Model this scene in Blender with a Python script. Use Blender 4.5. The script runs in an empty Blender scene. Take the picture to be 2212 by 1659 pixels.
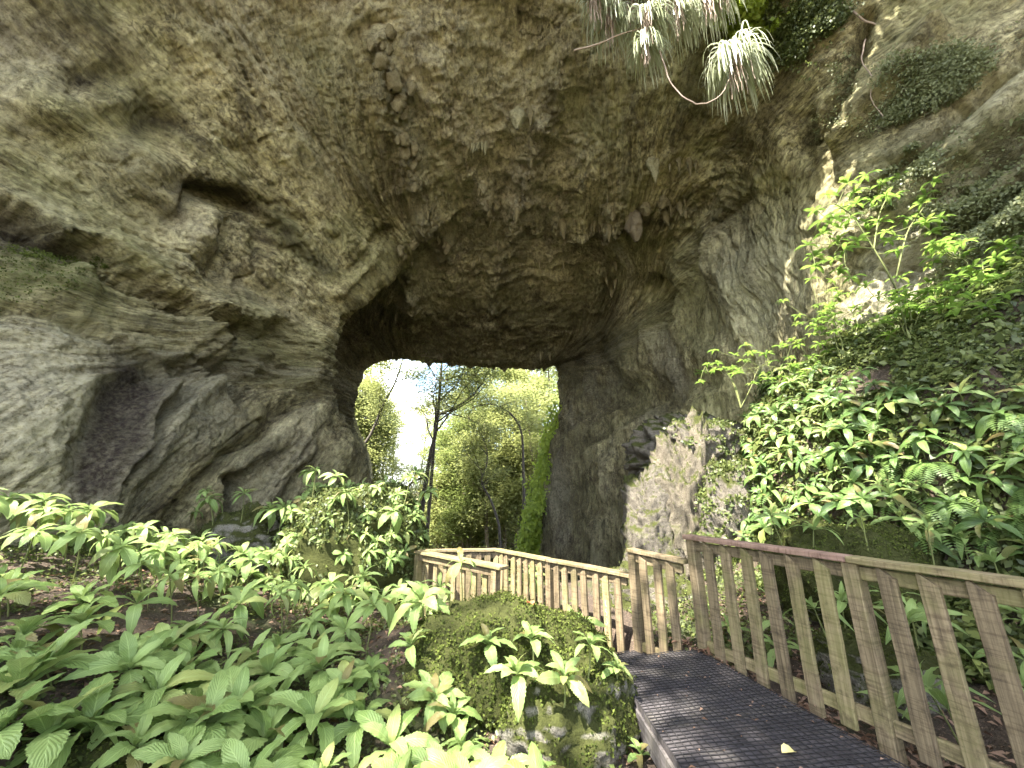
import bpy, math, random
import numpy as np
from mathutils import Vector, Matrix, Quaternion

# ------------------------------------------------------------------ camera, sky, sun, exposure
scene = bpy.context.scene
COL = scene.collection
PITCH = math.radians(15.5)
cam_d = bpy.data.cameras.new('camera')
cam = bpy.data.objects.new('camera', cam_d)
COL.objects.link(cam)
cam_d.sensor_width = 36.0
cam_d.lens = 36.0 * 385.0 / 1024.0
cam_d.clip_start = 0.05
cam_d.clip_end = 2000
cam.location = (0, 0, 0)
cam.rotation_euler = (math.pi / 2 + PITCH, 0, 0)
scene.camera = cam

SUN = Vector((-0.40, -0.40, 0.82)).normalized()        # towards the sun
EXPOSURE = 3.12
SUN_STRENGTH = 4.2
SKY_STRENGTH = 0.13

world = bpy.data.worlds.new('World')
scene.world = world
world.use_nodes = True
wn = world.node_tree.nodes
wl = world.node_tree.links
wn.clear()
w_out = wn.new('ShaderNodeOutputWorld')
w_bg = wn.new('ShaderNodeBackground')
w_sky = wn.new('ShaderNodeTexSky')
w_sky.sky_type = 'NISHITA'
w_sky.sun_disc = False
w_sky.sun_elevation = math.asin(SUN.z)
w_sky.sun_rotation = math.atan2(SUN.x, SUN.y)
w_sky.air_density = 1.0
w_sky.dust_density = 1.5
w_tc = wn.new('ShaderNodeTexCoord')
w_no = wn.new('ShaderNodeTexNoise')
w_no.inputs['Scale'].default_value = 3.1
w_no.inputs['Detail'].default_value = 7
w_no.inputs['Roughness'].default_value = 0.58
w_ra = wn.new('ShaderNodeValToRGB')
w_ra.color_ramp.elements[0].position = 0.46
w_ra.color_ramp.elements[1].position = 0.60
w_mix = wn.new('ShaderNodeMix')
w_mix.data_type = 'RGBA'
w_mix.inputs[7].default_value = (6.2, 6.3, 6.5, 1)
w_bg.inputs['Strength'].default_value = SKY_STRENGTH
wl.new(w_tc.outputs['Generated'], w_no.inputs['Vector'])
wl.new(w_no.outputs['Fac'], w_ra.inputs['Fac'])
wl.new(w_ra.outputs['Color'], w_mix.inputs[0])
wl.new(w_sky.outputs['Color'], w_mix.inputs[6])
wl.new(w_mix.outputs[2], w_bg.inputs['Color'])
wl.new(w_bg.outputs['Background'], w_out.inputs['Surface'])

sun_d = bpy.data.lights.new('sun', 'SUN')
sun_d.energy = SUN_STRENGTH
sun_d.angle = math.radians(0.5)
sun_d.color = (1.0, 0.95, 0.86)
sun_o = bpy.data.objects.new('sun', sun_d)
COL.objects.link(sun_o)
sun_o.rotation_euler = (-SUN).to_track_quat('-Z', 'Y').to_euler()
sun_o.location = SUN * 60

vs = scene.view_settings
vs.view_transform = 'Standard'
vs.look = 'None'
vs.gamma = 1.0
vs.use_curve_mapping = False
vs.exposure = EXPOSURE
scene.render.engine = 'CYCLES'
scene.cycles.use_denoising = True
scene.cycles.max_bounces = 7
scene.cycles.diffuse_bounces = 5
scene.cycles.transmission_bounces = 5
scene.cycles.transparent_max_bounces = 4
scene.cycles.use_adaptive_sampling = True
scene.cycles.adaptive_threshold = 0.02
scene.cycles.sample_clamp_indirect = 6.0

# ------------------------------------------------------------------ helpers
RNG = np.random.default_rng(7)
random.seed(7)
CP, SP = math.cos(PITCH), math.sin(PITCH)
F = 831.0            # focal length when the picture is 2212 wide


def ray(U, V):
    a = (U - 1106.0) / F
    b = (829.0 - V) / F
    return np.array([a, CP - SP * b, SP + CP * b])


def at(U, V, Y):
    d = ray(U, V)
    return d * (Y / d[1])


def project(P):
    x, y, z = P[..., 0], P[..., 1], P[..., 2]
    f = y * CP + z * SP
    u = -y * SP + z * CP
    f = np.where(f < 0.05, 0.05, f)
    return 1106 + F * x / f, 829 - F * u / f, f


_perm = np.random.default_rng(3).permutation(4096).astype(np.int64)
_val = np.random.default_rng(4).uniform(-1, 1, 4096)


def vnoise(P, seed=0):
    i = np.floor(P).astype(np.int64)
    f = P - i
    f = f * f * f * (f * (f * 6 - 15) + 10)
    def h(dx, dy, dz):
        a = _perm[(i[..., 0] + dx + seed * 131) & 4095]
        b = _perm[(a + i[..., 1] + dy) & 4095]
        return _val[_perm[(b + i[..., 2] + dz) & 4095]]
    fx, fy, fz = f[..., 0], f[..., 1], f[..., 2]
    x00 = h(0, 0, 0) * (1 - fx) + h(1, 0, 0) * fx
    x10 = h(0, 1, 0) * (1 - fx) + h(1, 1, 0) * fx
    x01 = h(0, 0, 1) * (1 - fx) + h(1, 0, 1) * fx
    x11 = h(0, 1, 1) * (1 - fx) + h(1, 1, 1) * fx
    y0 = x00 * (1 - fy) + x10 * fy
    y1 = x01 * (1 - fy) + x11 * fy
    return y0 * (1 - fz) + y1 * fz


_rot = np.array([[0.36, 0.48, -0.8], [-0.8, 0.6, 0.0], [0.48, 0.64, 0.6]])


def fbm(P, freq, octv=4, seed=0, gain=0.5, ridged=False):
    out = 0.0
    a = 1.0
    Q = P * freq
    tot = 0.0
    for k in range(octv):
        n = vnoise(Q, seed + k * 7)
        if ridged:
            n = 1 - 2 * np.abs(n)
        out = out + a * n
        tot += a
        a *= gain
        Q = Q @ _rot.T * 2.03 + 11.3
    return out / tot


def sstep(a, b, x):
    t = np.clip((x - a) / (b - a), 0, 1)
    return t * t * (3 - 2 * t)


def mesh_np(name, V, Fq, uv=None, smooth=True):
    """V (n,3); Fq (m,k) faces of k corners"""
    me = bpy.data.meshes.new(name)
    V = np.asarray(V, dtype=np.float32)
    Fq = np.asarray(Fq, dtype=np.int32)
    n, m, k = len(V), len(Fq), Fq.shape[1]
    me.vertices.add(n)
    me.vertices.foreach_set('co', V.ravel())
    me.loops.add(m * k)
    me.loops.foreach_set('vertex_index', Fq.ravel())
    me.polygons.add(m)
    me.polygons.foreach_set('loop_start', np.arange(0, m * k, k, dtype=np.int32))
    me.polygons.foreach_set('use_smooth', np.full(m, smooth, dtype=bool))
    if uv is not None:
        l = me.uv_layers.new(name='UVMap')
        l.data.foreach_set('uv', np.asarray(uv, dtype=np.float32)[Fq.ravel()].ravel())
    me.update(calc_edges=True)
    if n < 20000:
        me.validate()
    return me


def obj(name, me, mat=None, parent=None, loc=None):
    if mat is not None and not me.materials:
        me.materials.append(mat)
    o = bpy.data.objects.new(name, me)
    COL.objects.link(o)
    if parent is not None:
        o.parent = parent
    if loc is not None:
        o.location = loc
    return o


def tag(o, label=None, cat=None, group=None, kind=None):
    if label:
        o['label'] = label
    if cat:
        o['category'] = cat
    if group:
        o['group'] = group
    if kind:
        o['kind'] = kind
    return o


def empty(name, loc, label, cat, group=None):
    o = bpy.data.objects.new(name, None)
    COL.objects.link(o)
    o.location = loc
    o.empty_display_size = 0.1
    return tag(o, label, cat, group)


class MB:
    """collects quads"""
    def __init__(self):
        self.v, self.f, self.n = [], [], 0

    def add(self, v, f):
        v = np.asarray(v, dtype=float)
        self.v.append(v)
        self.f.append(np.asarray(f, dtype=np.int64) + self.n)
        self.n += len(v)

    def tube(self, pts, rad, sides=7, cap=True):
        pts = np.asarray(pts, float)
        rad = np.asarray(rad, float)
        n = len(pts)
        t = np.gradient(pts, axis=0)
        t /= np.linalg.norm(t, axis=1)[:, None] + 1e-9
        ref = np.array([0.31, 0.95, 0.13]) if abs(t[0, 2]) > 0.6 else np.array([0, 0, 1.0])
        a = np.cross(t, ref)
        a /= np.linalg.norm(a, axis=1)[:, None] + 1e-9
        b = np.cross(t, a)
        ang = np.linspace(0, 2 * np.pi, sides, endpoint=False)
        ring = pts[:, None, :] + rad[:, None, None] * (np.cos(ang)[None, :, None] * a[:, None, :] + np.sin(ang)[None, :, None] * b[:, None, :])
        v = ring.reshape(-1, 3)
        f = []
        for i in range(n - 1):
            for j in range(sides):
                j2 = (j + 1) % sides
                f.append((i * sides + j, i * sides + j2, (i + 1) * sides + j2, (i + 1) * sides + j))
        self.add(v, f)

    def mesh(self, name, smooth=True):
        return mesh_np(name, np.concatenate(self.v), np.concatenate(self.f), smooth=smooth)


def curve_pts(ctrl, n=24):
    ctrl = np.asarray(ctrl, float)
    m = len(ctrl)
    t = np.linspace(0, m - 1, n)
    return catmull(ctrl, t)


def catmull(C, t):
    """C (m, ...) control values, t in 0..m-1 -> interpolated"""
    m = len(C)
    i = np.clip(np.floor(t).astype(int), 0, m - 2)
    f = t - i
    sh = (len(t),) + (1,) * (C.ndim - 1)
    f = f.reshape(sh)
    p0 = C[np.clip(i - 1, 0, m - 1)]
    p1 = C[i]
    p2 = C[i + 1]
    p3 = C[np.clip(i + 2, 0, m - 1)]
    m1 = (p2 - p0) * 0.42
    m2 = (p3 - p1) * 0.42
    f2, f3 = f * f, f * f * f
    return (2 * f3 - 3 * f2 + 1) * p1 + (f3 - 2 * f2 + f) * m1 + (-2 * f3 + 3 * f2) * p2 + (f3 - f2) * m2


# ------------------------------------------------------------------ materials
def new_mat(name):
    m = bpy.data.materials.new(name)
    m.use_nodes = True
    nt = m.node_tree
    nt.nodes.clear()
    out = nt.nodes.new('ShaderNodeOutputMaterial')
    b = nt.nodes.new('ShaderNodeBsdfPrincipled')
    nt.links.new(b.outputs[0], out.inputs['Surface'])
    return m, nt, b, out


def N(nt, typ, **kw):
    n = nt.nodes.new(typ)
    for k, v in kw.items():
        if k in n.inputs:
            n.inputs[k].default_value = v
        else:
            setattr(n, k, v)
    return n


def noise(nt, vec, scale, detail=5, rough=0.55, dist=0.0):
    n = N(nt, 'ShaderNodeTexNoise', Scale=scale, Detail=detail, Roughness=rough, Distortion=dist)
    if vec is not None:
        nt.links.new(vec, n.inputs['Vector'])
    return n.outputs['Fac']


def ramp(nt, fac, stops):
    r = N(nt, 'ShaderNodeValToRGB')
    els = r.color_ramp.elements
    while len(els) < len(stops):
        els.new(0.5)
    for e, (p, c) in zip(els, stops):
        e.position = p
        e.color = c if len(c) == 4 else (*c, 1)
    nt.links.new(fac, r.inputs['Fac'])
    return r.outputs['Color']


def mixc(nt, fac, a, b, mode='MIX'):
    m = N(nt, 'ShaderNodeMix', data_type='RGBA', blend_type=mode)
    for sock, val in ((m.inputs[0], fac), (m.inputs[6], a), (m.inputs[7], b)):
        if isinstance(val, (int, float)):
            sock.default_value = val
        elif isinstance(val, tuple):
            sock.default_value = val if len(val) == 4 else (*val, 1)
        else:
            nt.links.new(val, sock)
    return m.outputs[2]


def math_n(nt, op, a, b=None, clamp=False):
    m = N(nt, 'ShaderNodeMath', operation=op, use_clamp=clamp)
    for s, v in zip(m.inputs, (a, b)):
        if v is None:
            continue
        if isinstance(v, (int, float)):
            s.default_value = v
        else:
            nt.links.new(v, s)
    return m.outputs[0]


def bump(nt, height, strength=0.5, dist=0.02, normal=None):
    b = N(nt, 'ShaderNodeBump', Strength=strength, Distance=dist)
    nt.links.new(height, b.inputs['Height'])
    if normal is not None:
        nt.links.new(normal, b.inputs['Normal'])
    return b.outputs['Normal']


def rock_material():
    m, nt, b, out = new_mat('limestone')
    fl = N(nt, 'ShaderNodeAttribute', attribute_name='flow').outputs['Vector']
    geo = N(nt, 'ShaderNodeNewGeometry')
    pos = geo.outputs['Position']
    at_ = N(nt, 'ShaderNodeAttribute', attribute_name='tint')
    sep = N(nt, 'ShaderNodeSeparateColor')
    nt.links.new(at_.outputs['Color'], sep.inputs[0])
    pale, green, dark = sep.outputs[0], sep.outputs[1], sep.outputs[2]
    mpf = N(nt, 'ShaderNodeMapping')
    mpf.inputs['Scale'].default_value = (1.0, 0.42, 1.0)
    nt.links.new(fl, mpf.inputs[0])
    fl2 = mpf.outputs[0]
    n1 = noise(nt, pos, 0.55, 6, 0.6)
    n2 = noise(nt, fl, 1.5, 9, 0.68, 0.5)
    n3 = noise(nt, fl2, 8.5, 8, 0.72, 0.3)
    n4 = noise(nt, pos, 13.0, 7, 0.75)
    n5 = noise(nt, pos, 48.0, 4, 0.75)
    base = ramp(nt, n2, [(0.28, (0.130, 0.106, 0.055)), (0.42, (0.285, 0.250, 0.130)), (0.55, (0.46, 0.415, 0.228)), (0.70, (0.65, 0.595, 0.365))])
    mot = ramp(nt, n3, [(0.36, (0.36, 0.33, 0.29)), (0.48, (0.90, 0.88, 0.84)), (0.58, (1.18, 1.18, 1.12)), (0.68, (1.55, 1.53, 1.42))])
    c = mixc(nt, 1.0, base, mot, 'MULTIPLY')
    mot2 = ramp(nt, n4, [(0.38, (0.30, 0.28, 0.25)), (0.48, (0.95, 0.95, 0.95)), (0.64, (1.45, 1.42, 1.32))])
    c = mixc(nt, 0.55, c, mot2, 'MULTIPLY')
    def fissure(vec, scale, width, det):
        nf = noise(nt, vec, scale, det, 0.6, 0.2)
        d = math_n(nt, 'ABSOLUTE', math_n(nt, 'SUBTRACT', nf, 0.5))
        return ramp(nt, d, [(0.0, (1, 1, 1)), (width, (0, 0, 0))])
    fis = math_n(nt, 'MAXIMUM', fissure(fl2, 2.6, 0.020, 6), math_n(nt, 'MULTIPLY', fissure(fl2, 8.0, 0.030, 5), 0.7))
    fis = math_n(nt, 'MULTIPLY', fis, ramp(nt, noise(nt, pos, 0.9, 4, 0.6), [(0.42, (0.15, 0.15, 0.15)), (0.60, (1, 1, 1))]))
    c = mixc(nt, math_n(nt, 'MULTIPLY', fis, 0.75), c, (0.045, 0.035, 0.022))
    # algae green in broad drifts
    gm = ramp(nt, n4, [(0.36, (0.2, 0.2, 0.2)), (0.58, (1, 1, 1))])
    g1 = ramp(nt, n1, [(0.44, (0, 0, 0)), (0.62, (1, 1, 1))])
    gf = math_n(nt, 'MULTIPLY', g1, 0.55)
    gf = math_n(nt, 'MAXIMUM', gf, green)
    gf = math_n(nt, 'MULTIPLY', gf, gm)
    c = mixc(nt, gf, c, mixc(nt, n3, (0.07, 0.085, 0.022), (0.27, 0.28, 0.11)))
    # pale scoured rock
    pf = math_n(nt, 'MULTIPLY', pale, ramp(nt, n4, [(0.36, (0.12, 0.12, 0.12)), (0.56, (1, 1, 1))]))
    c = mixc(nt, pf, c, mixc(nt, n3, (0.30, 0.27, 0.17), (0.66, 0.61, 0.45)))
    # dark mineral and damp stains, dark grooves, and painted shade of hollows and deep end
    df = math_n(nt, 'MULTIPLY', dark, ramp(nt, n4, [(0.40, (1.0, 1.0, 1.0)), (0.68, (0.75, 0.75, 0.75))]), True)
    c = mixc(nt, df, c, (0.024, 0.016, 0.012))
    # pits
    c = mixc(nt, ramp(nt, n5, [(0.33, (0.6, 0.6, 0.6)), (0.42, (0, 0, 0))]), c, (0.05, 0.04, 0.025))
    nt.links.new(c, b.inputs['Base Color'])
    b.inputs['Roughness'].default_value = 0.85
    b.inputs['Specular IOR Level'].default_value = 0.25
    nb = bump(nt, math_n(nt, 'SUBTRACT', 1.0, fis), 0.9, 0.05)
    nb = bump(nt, n2, 0.7, 0.12, nb)
    nb = bump(nt, n3, 1.0, 0.07, nb)
    nb = bump(nt, n4, 1.0, 0.04, nb)
    nb = bump(nt, n5, 0.9, 0.014, nb)
    nt.links.new(nb, b.inputs['Normal'])
    return m


def boulder_material(name, moss=0.6, rock=(0.20, 0.18, 0.14), pale=(0.42, 0.39, 0.32)):
    m, nt, b, out = new_mat(name)
    geo = N(nt, 'ShaderNodeNewGeometry')
    pos = geo.outputs['Position']
    n1 = noise(nt, pos, 2.2, 6, 0.6)
    n2 = noise(nt, pos, 11.0, 7, 0.7)
    n3 = noise(nt, pos, 60.0, 4, 0.7)
    rk = mixc(nt, n2, tuple(0.35 * x for x in rock), pale)
    rk = mixc(nt, ramp(nt, n3, [(0.35, (1, 1, 1)), (0.55, (0, 0, 0))]), rk, tuple(0.4 * x for x in rock))
    sepn = N(nt, 'ShaderNodeSeparateXYZ')
    nt.links.new(geo.outputs['Normal'], sepn.inputs[0])
    up = math_n(nt, 'MULTIPLY_ADD', sepn.outputs[2], 0.35)
    up.node.inputs[2].default_value = moss - 0.5
    mf = math_n(nt, 'ADD', up, n1)
    mf = ramp(nt, mf, [(0.46, (0, 0, 0)), (0.62, (1, 1, 1))])
    mo = mixc(nt, n2, (0.010, 0.015, 0.004), (0.085, 0.098, 0.022))
    mo = mixc(nt, n3, (0.012, 0.014, 0.005), mixc(nt, 0.5, mo, (0.10, 0.105, 0.03)))
    c = mixc(nt, mf, rk, mo)
    nt.links.new(c, b.inputs['Base Color'])
    b.inputs['Roughness'].default_value = 0.95
    b.inputs['Specular IOR Level'].default_value = 0.15
    nb = bump(nt, n2, 0.9, 0.04)
    nb = bump(nt, n3, 0.9, 0.015, nb)
    nt.links.new(nb, b.inputs['Normal'])
    return m


def leaf_material(name, dark, light, transl=0.35, rough=0.42, veins=True, spec=0.4, spread=1.0):
    m, nt, b, out = new_mat(name)
    oi = N(nt, 'ShaderNodeObjectInfo')
    geo = N(nt, 'ShaderNodeNewGeometry')
    nz = noise(nt, geo.outputs['Position'], 3.0, 3, 0.6)
    rnd = math_n(nt, 'MULTIPLY_ADD', oi.outputs['Random'], 0.6 * spread)
    rnd.node.inputs[2].default_value = 0.2
    if not veins:
        rp = N(nt, 'ShaderNodeNewGeometry').outputs['Random Per Island']
        rnd = math_n(nt, 'MULTIPLY_ADD', rp, 0.75)
        rnd.node.inputs[2].default_value = 0.1
    f = math_n(nt, 'ADD', rnd, math_n(nt, 'MULTIPLY_ADD', nz, 0.7))
    f.node.inputs[1].links[0].from_node.inputs[2].default_value = -0.35
    c = mixc(nt, f, dark, light)
    if veins:
        yl = ramp(nt, oi.outputs['Random'], [(0.93, (0, 0, 0)), (0.97, (1, 1, 1))])
        c = mixc(nt, math_n(nt, 'MULTIPLY', yl, 0.55), c, (0.46, 0.44, 0.13))
    if veins:
        uv = N(nt, 'ShaderNodeUVMap').outputs['UV']
        s = N(nt, 'ShaderNodeSeparateXYZ')
        nt.links.new(uv, s.inputs[0])
        av = math_n(nt, 'ABSOLUTE', math_n(nt, 'SUBTRACT', s.outputs[1], 0.5))
        # side veins slant forwards from the midrib
        w = math_n(nt, 'SUBTRACT', math_n(nt, 'MULTIPLY', s.outputs[0], 11.0), math_n(nt, 'MULTIPLY', av, 7.0))
        tri = math_n(nt, 'ABSOLUTE', math_n(nt, 'SUBTRACT', math_n(nt, 'FRACT', w), 0.5))     # 0.5 at vein
        vein = ramp(nt, tri, [(0.36, (0, 0, 0)), (0.5, (1, 1, 1))])
        mid = ramp(nt, av, [(0.0, (1, 1, 1)), (0.045, (0, 0, 0))])
        vm = math_n(nt, 'MAXIMUM', math_n(nt, 'MULTIPLY', vein, 0.45), mid)
        c = mixc(nt, math_n(nt, 'MULTIPLY', vm, 0.55), c, tuple(min(1, 1.5 * x + 0.03) for x in light))
        nfine = noise(nt, uv, 38.0, 3, 0.6)
        c = mixc(nt, math_n(nt, 'MULTIPLY', nfine, 0.35), c, dark)
        tipf = math_n(nt, 'ADD', s.outputs[0], math_n(nt, 'MULTIPLY_ADD', nfine, 0.25))
        tipf = math_n(nt, 'MULTIPLY', ramp(nt, tipf, [(0.98, (0, 0, 0)), (1.08, (1, 1, 1))]), ramp(nt, oi.outputs['Random'], [(0.40, (0, 0, 0)), (0.44, (1, 1, 1)), (0.50, (1, 1, 1)), (0.54, (0, 0, 0))]))
        c = mixc(nt, math_n(nt, 'MULTIPLY', tipf, 0.75), c, (0.17, 0.105, 0.045))
        # a few eaten, browned spots
        sp = ramp(nt, noise(nt, geo.outputs['Position'], 14.0, 2, 0.5), [(0.70, (0, 0, 0)), (0.74, (1, 1, 1))])
        c = mixc(nt, math_n(nt, 'MULTIPLY', sp, 0.6), c, (0.16, 0.12, 0.04))
        nb = bump(nt, math_n(nt, 'MULTIPLY_ADD', math_n(nt, 'SUBTRACT', 0.5, tri), 1.0), 0.8, 0.006)
        nb = bump(nt, nfine, 0.4, 0.003, nb)
        nt.links.new(nb, b.inputs['Normal'])
    nt.links.new(c, b.inputs['Base Color'])
    b.inputs['Roughness'].default_value = rough
    b.inputs['Specular IOR Level'].default_value = spec
    tr = N(nt, 'ShaderNodeBsdfTranslucent')
    tc = mixc(nt, 0.5, c, tuple(min(1, x * 1.4) for x in light), 'MIX')
    nt.links.new(tc, tr.inputs['Color'])
    mx = N(nt, 'ShaderNodeMixShader')
    mx.inputs[0].default_value = transl
    nt.links.new(b.outputs[0], mx.inputs[1])
    nt.links.new(tr.outputs[0], mx.inputs[2])
    nt.links.new(mx.outputs[0], out.inputs['Surface'])
    return m


def bark_material(name, a, c_):
    m, nt, b, out = new_mat(name)
    geo = N(nt, 'ShaderNodeNewGeometry')
    mp = N(nt, 'ShaderNodeMapping')
    mp.inputs['Scale'].default_value = (6, 6, 1.2)
    nt.links.new(geo.outputs['Position'], mp.inputs[0])
    n = noise(nt, mp.outputs[0], 2.5, 6, 0.65)
    c = mixc(nt, n, a, c_)
    nt.links.new(c, b.inputs['Base Color'])
    b.inputs['Roughness'].default_value = 0.9
    nt.links.new(bump(nt, n, 0.7, 0.03), b.inputs['Normal'])
    return m


def wood_material(name, c0, c1, green):
    m, nt, b, out = new_mat(name)
    tc = N(nt, 'ShaderNodeTexCoord')
    oi = N(nt, 'ShaderNodeObjectInfo')
    off = N(nt, 'ShaderNodeVectorMath', operation='MULTIPLY_ADD')
    comb = N(nt, 'ShaderNodeCombineXYZ')
    for i in range(3):
        nt.links.new(oi.outputs['Random'], comb.inputs[i])
    nt.links.new(comb.outputs[0], off.inputs[0])
    off.inputs[1].default_value = (17, 9, 5)
    nt.links.new(tc.outputs['Object'], off.inputs[2])
    mp = N(nt, 'ShaderNodeMapping')
    mp.inputs['Scale'].default_value = (1.2, 26, 26)
    nt.links.new(off.outputs[0], mp.inputs[0])
    grain = noise(nt, mp.outputs[0], 2.0, 6, 0.6, 0.4)
    mp2 = N(nt, 'ShaderNodeMapping')
    mp2.inputs['Scale'].default_value = (55, 3, 6)
    nt.links.new(off.outputs[0], mp2.inputs[0])
    saw = noise(nt, mp2.outputs[0], 1.0, 3, 0.6)
    big = noise(nt, off.outputs[0], 4.0, 5, 0.6)
    c = mixc(nt, ramp(nt, grain, [(0.3, (0, 0, 0)), (0.7, (1, 1, 1))]), c0, c1)
    c = mixc(nt, 0.7, c, ramp(nt, saw, [(0.36, (0.5, 0.47, 0.44)), (0.5, (1, 1, 1))]), 'MULTIPLY')
    gf = math_n(nt, 'ADD', math_n(nt, 'MULTIPLY', oi.outputs['Random'], 0.25), big)
    c = mixc(nt, math_n(nt, 'MULTIPLY', ramp(nt, gf, [(0.56, (0, 0, 0)), (0.80, (1, 1, 1))]), green), c, (0.125, 0.125, 0.038))
    dk = ramp(nt, noise(nt, off.outputs[0], 11.0, 5, 0.7), [(0.30, (0.35, 0.33, 0.3)), (0.48, (1, 1, 1))])
    c = mixc(nt, 0.75, c, dk, 'MULTIPLY')
    # every board weathers a little differently
    hv = N(nt, 'ShaderNodeHueSaturation')
    v_ = math_n(nt, 'MULTIPLY_ADD', oi.outputs['Random'], 0.5)
    v_.node.inputs[2].default_value = 0.75
    nt.links.new(v_, hv.inputs['Value'])
    nt.links.new(c, hv.inputs['Color'])
    nt.links.new(hv.outputs[0], b.inputs['Base Color'])
    b.inputs['Roughness'].default_value = 0.75
    b.inputs['Specular IOR Level'].default_value = 0.3
    nb = bump(nt, grain, 0.5, 0.004)
    nb = bump(nt, saw, 0.6, 0.003, nb)
    nt.links.new(nb, b.inputs['Normal'])
    return m


def soil_material():
    m, nt, b, out = new_mat('forest_soil')
    geo = N(nt, 'ShaderNodeNewGeometry')
    pos = geo.outputs['Position']
    n1 = noise(nt, pos, 1.1, 6, 0.6)
    n2 = noise(nt, pos, 9.0, 7, 0.7)
    n3 = noise(nt, pos, 45.0, 4, 0.7)
    c = mixc(nt, n2, (0.02, 0.014, 0.009), (0.11, 0.075, 0.05))
    c = mixc(nt, ramp(nt, n3, [(0.55, (0, 0, 0)), (0.68, (1, 1, 1))]), c, (0.22, 0.155, 0.10))
    mo = mixc(nt, n3, (0.012, 0.018, 0.005), (0.075, 0.09, 0.022))
    c = mixc(nt, ramp(nt, n1, [(0.52, (0, 0, 0)), (0.66, (1, 1, 1))]), c, mo)
    nt.links.new(c, b.inputs['Base Color'])
    b.inputs['Roughness'].default_value = 0.95
    nb = bump(nt, n2, 1.0, 0.06)
    nb = bump(nt, n3, 0.9, 0.02, nb)
    nt.links.new(nb, b.inputs['Normal'])
    return m


def plain_material(name, c0, c1, scale=8, rough=0.8, spec=0.3):
    m, nt, b, out = new_mat(name)
    tc = N(nt, 'ShaderNodeNewGeometry')
    n = noise(nt, tc.outputs['Position'], scale, 5, 0.65)
    nt.links.new(mixc(nt, n, c0, c1), b.inputs['Base Color'])
    b.inputs['Roughness'].default_value = rough
    b.inputs['Specular IOR Level'].default_value = spec
    nt.links.new(bump(nt, n, 0.4, 0.005), b.inputs['Normal'])
    return m


M = {}
M['rock'] = rock_material()
M['soil'] = soil_material()
M['boulder'] = boulder_material('mossy_stone', 0.52)
M['boulder_bare'] = boulder_material('pale_limestone', 0.40, (0.105, 0.088, 0.062), (0.245, 0.212, 0.158))
M['boulder_green'] = boulder_material('deep_moss', 0.85)
M['boulder_tan'] = boulder_material('tan_limestone', 0.40, (0.105, 0.092, 0.072), (0.24, 0.212, 0.168))
M['leaf'] = leaf_material('broad_leaf', (0.112, 0.185, 0.043), (0.335, 0.435, 0.148), 0.33)
M['leaf_bank'] = leaf_material('bank_leaf', (0.045, 0.092, 0.024), (0.165, 0.25, 0.068), 0.28, 0.33, spec=0.5)
M['leaf_sapling'] = leaf_material('sapling_leaf', (0.09, 0.19, 0.03), (0.24, 0.36, 0.07), 0.5, 0.35, spec=0.5)
M['leaf_fern'] = leaf_material('fern_leaf', (0.06, 0.11, 0.03), (0.16, 0.24, 0.06), 0.35, 0.5, veins=False)
M['wisp'] = leaf_material('wispy_leaf', (0.07, 0.085, 0.03), (0.27, 0.29, 0.13), 0.35, 0.5, veins=False)
M['creeper'] = leaf_material('creeper_leaf', (0.025, 0.042, 0.010), (0.165, 0.195, 0.055), 0.3, 0.5, veins=False)
M['moss'] = leaf_material('moss_tuft', (0.016, 0.025, 0.005), (0.115, 0.14, 0.03), 0.2, 0.8, veins=False, spec=0.1)
M['forest'] = leaf_material('forest_leaf', (0.11, 0.135, 0.03), (0.33, 0.35, 0.13), 0.45, 0.5, veins=False)
M['forest2'] = leaf_material('forest_leaf_dark', (0.06, 0.085, 0.02), (0.19, 0.23, 0.065), 0.42, 0.45, veins=False)
M['ivy'] = leaf_material('ivy_leaf', (0.13, 0.20, 0.018), (0.36, 0.44, 0.06), 0.45, 0.5, veins=False)
M['grass'] = leaf_material('strap_leaf', (0.20, 0.24, 0.09), (0.56, 0.58, 0.44), 0.3, 0.3, veins=False, spec=0.7)
M['root'] = plain_material('pale_root', (0.17, 0.12, 0.085), (0.40, 0.32, 0.255), 12)
M['bark'] = bark_material('dark_bark', (0.025, 0.020, 0.016), (0.10, 0.085, 0.065))
M['bark_pale'] = bark_material('pale_bark', (0.07, 0.055, 0.035), (0.22, 0.18, 0.12))
M['stem'] = plain_material('green_stem', (0.09, 0.12, 0.03), (0.20, 0.20, 0.08), 9)
M['wood'] = wood_material('weathered_timber', (0.085, 0.062, 0.036), (0.268, 0.208, 0.122), 0.5)
M['wood_pink'] = wood_material('newer_timber', (0.19, 0.115, 0.085), (0.38, 0.25, 0.19), 0.15)
M['plank'] = wood_material('dark_planks', (0.035, 0.031, 0.032), (0.115, 0.102, 0.104), 0.10)
M['wire'] = plain_material('black_netting', (0.014, 0.013, 0.013), (0.045, 0.042, 0.042), 30, 0.9, 0.15)
M['dead'] = leaf_material('dead_leaf', (0.10, 0.05, 0.025), (0.36, 0.24, 0.17), 0.15, 0.7, veins=False, spec=0.2)
M['yellow'] = leaf_material('yellow_leaf', (0.5, 0.42, 0.14), (0.66, 0.6, 0.3), 0.2, 0.6, veins=False)
M['orange'] = leaf_material('orange_leaf', (0.40, 0.10, 0.05), (0.55, 0.2, 0.1), 0.2, 0.6, veins=False)
M['scratch'] = plain_material('scratched_wood', (0.42, 0.34, 0.27), (0.55, 0.46, 0.38), 40)

# ------------------------------------------------------------------ terrain height
PLAT = np.array([[0.9, 4.75], [-0.85, 7.05]])


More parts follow.
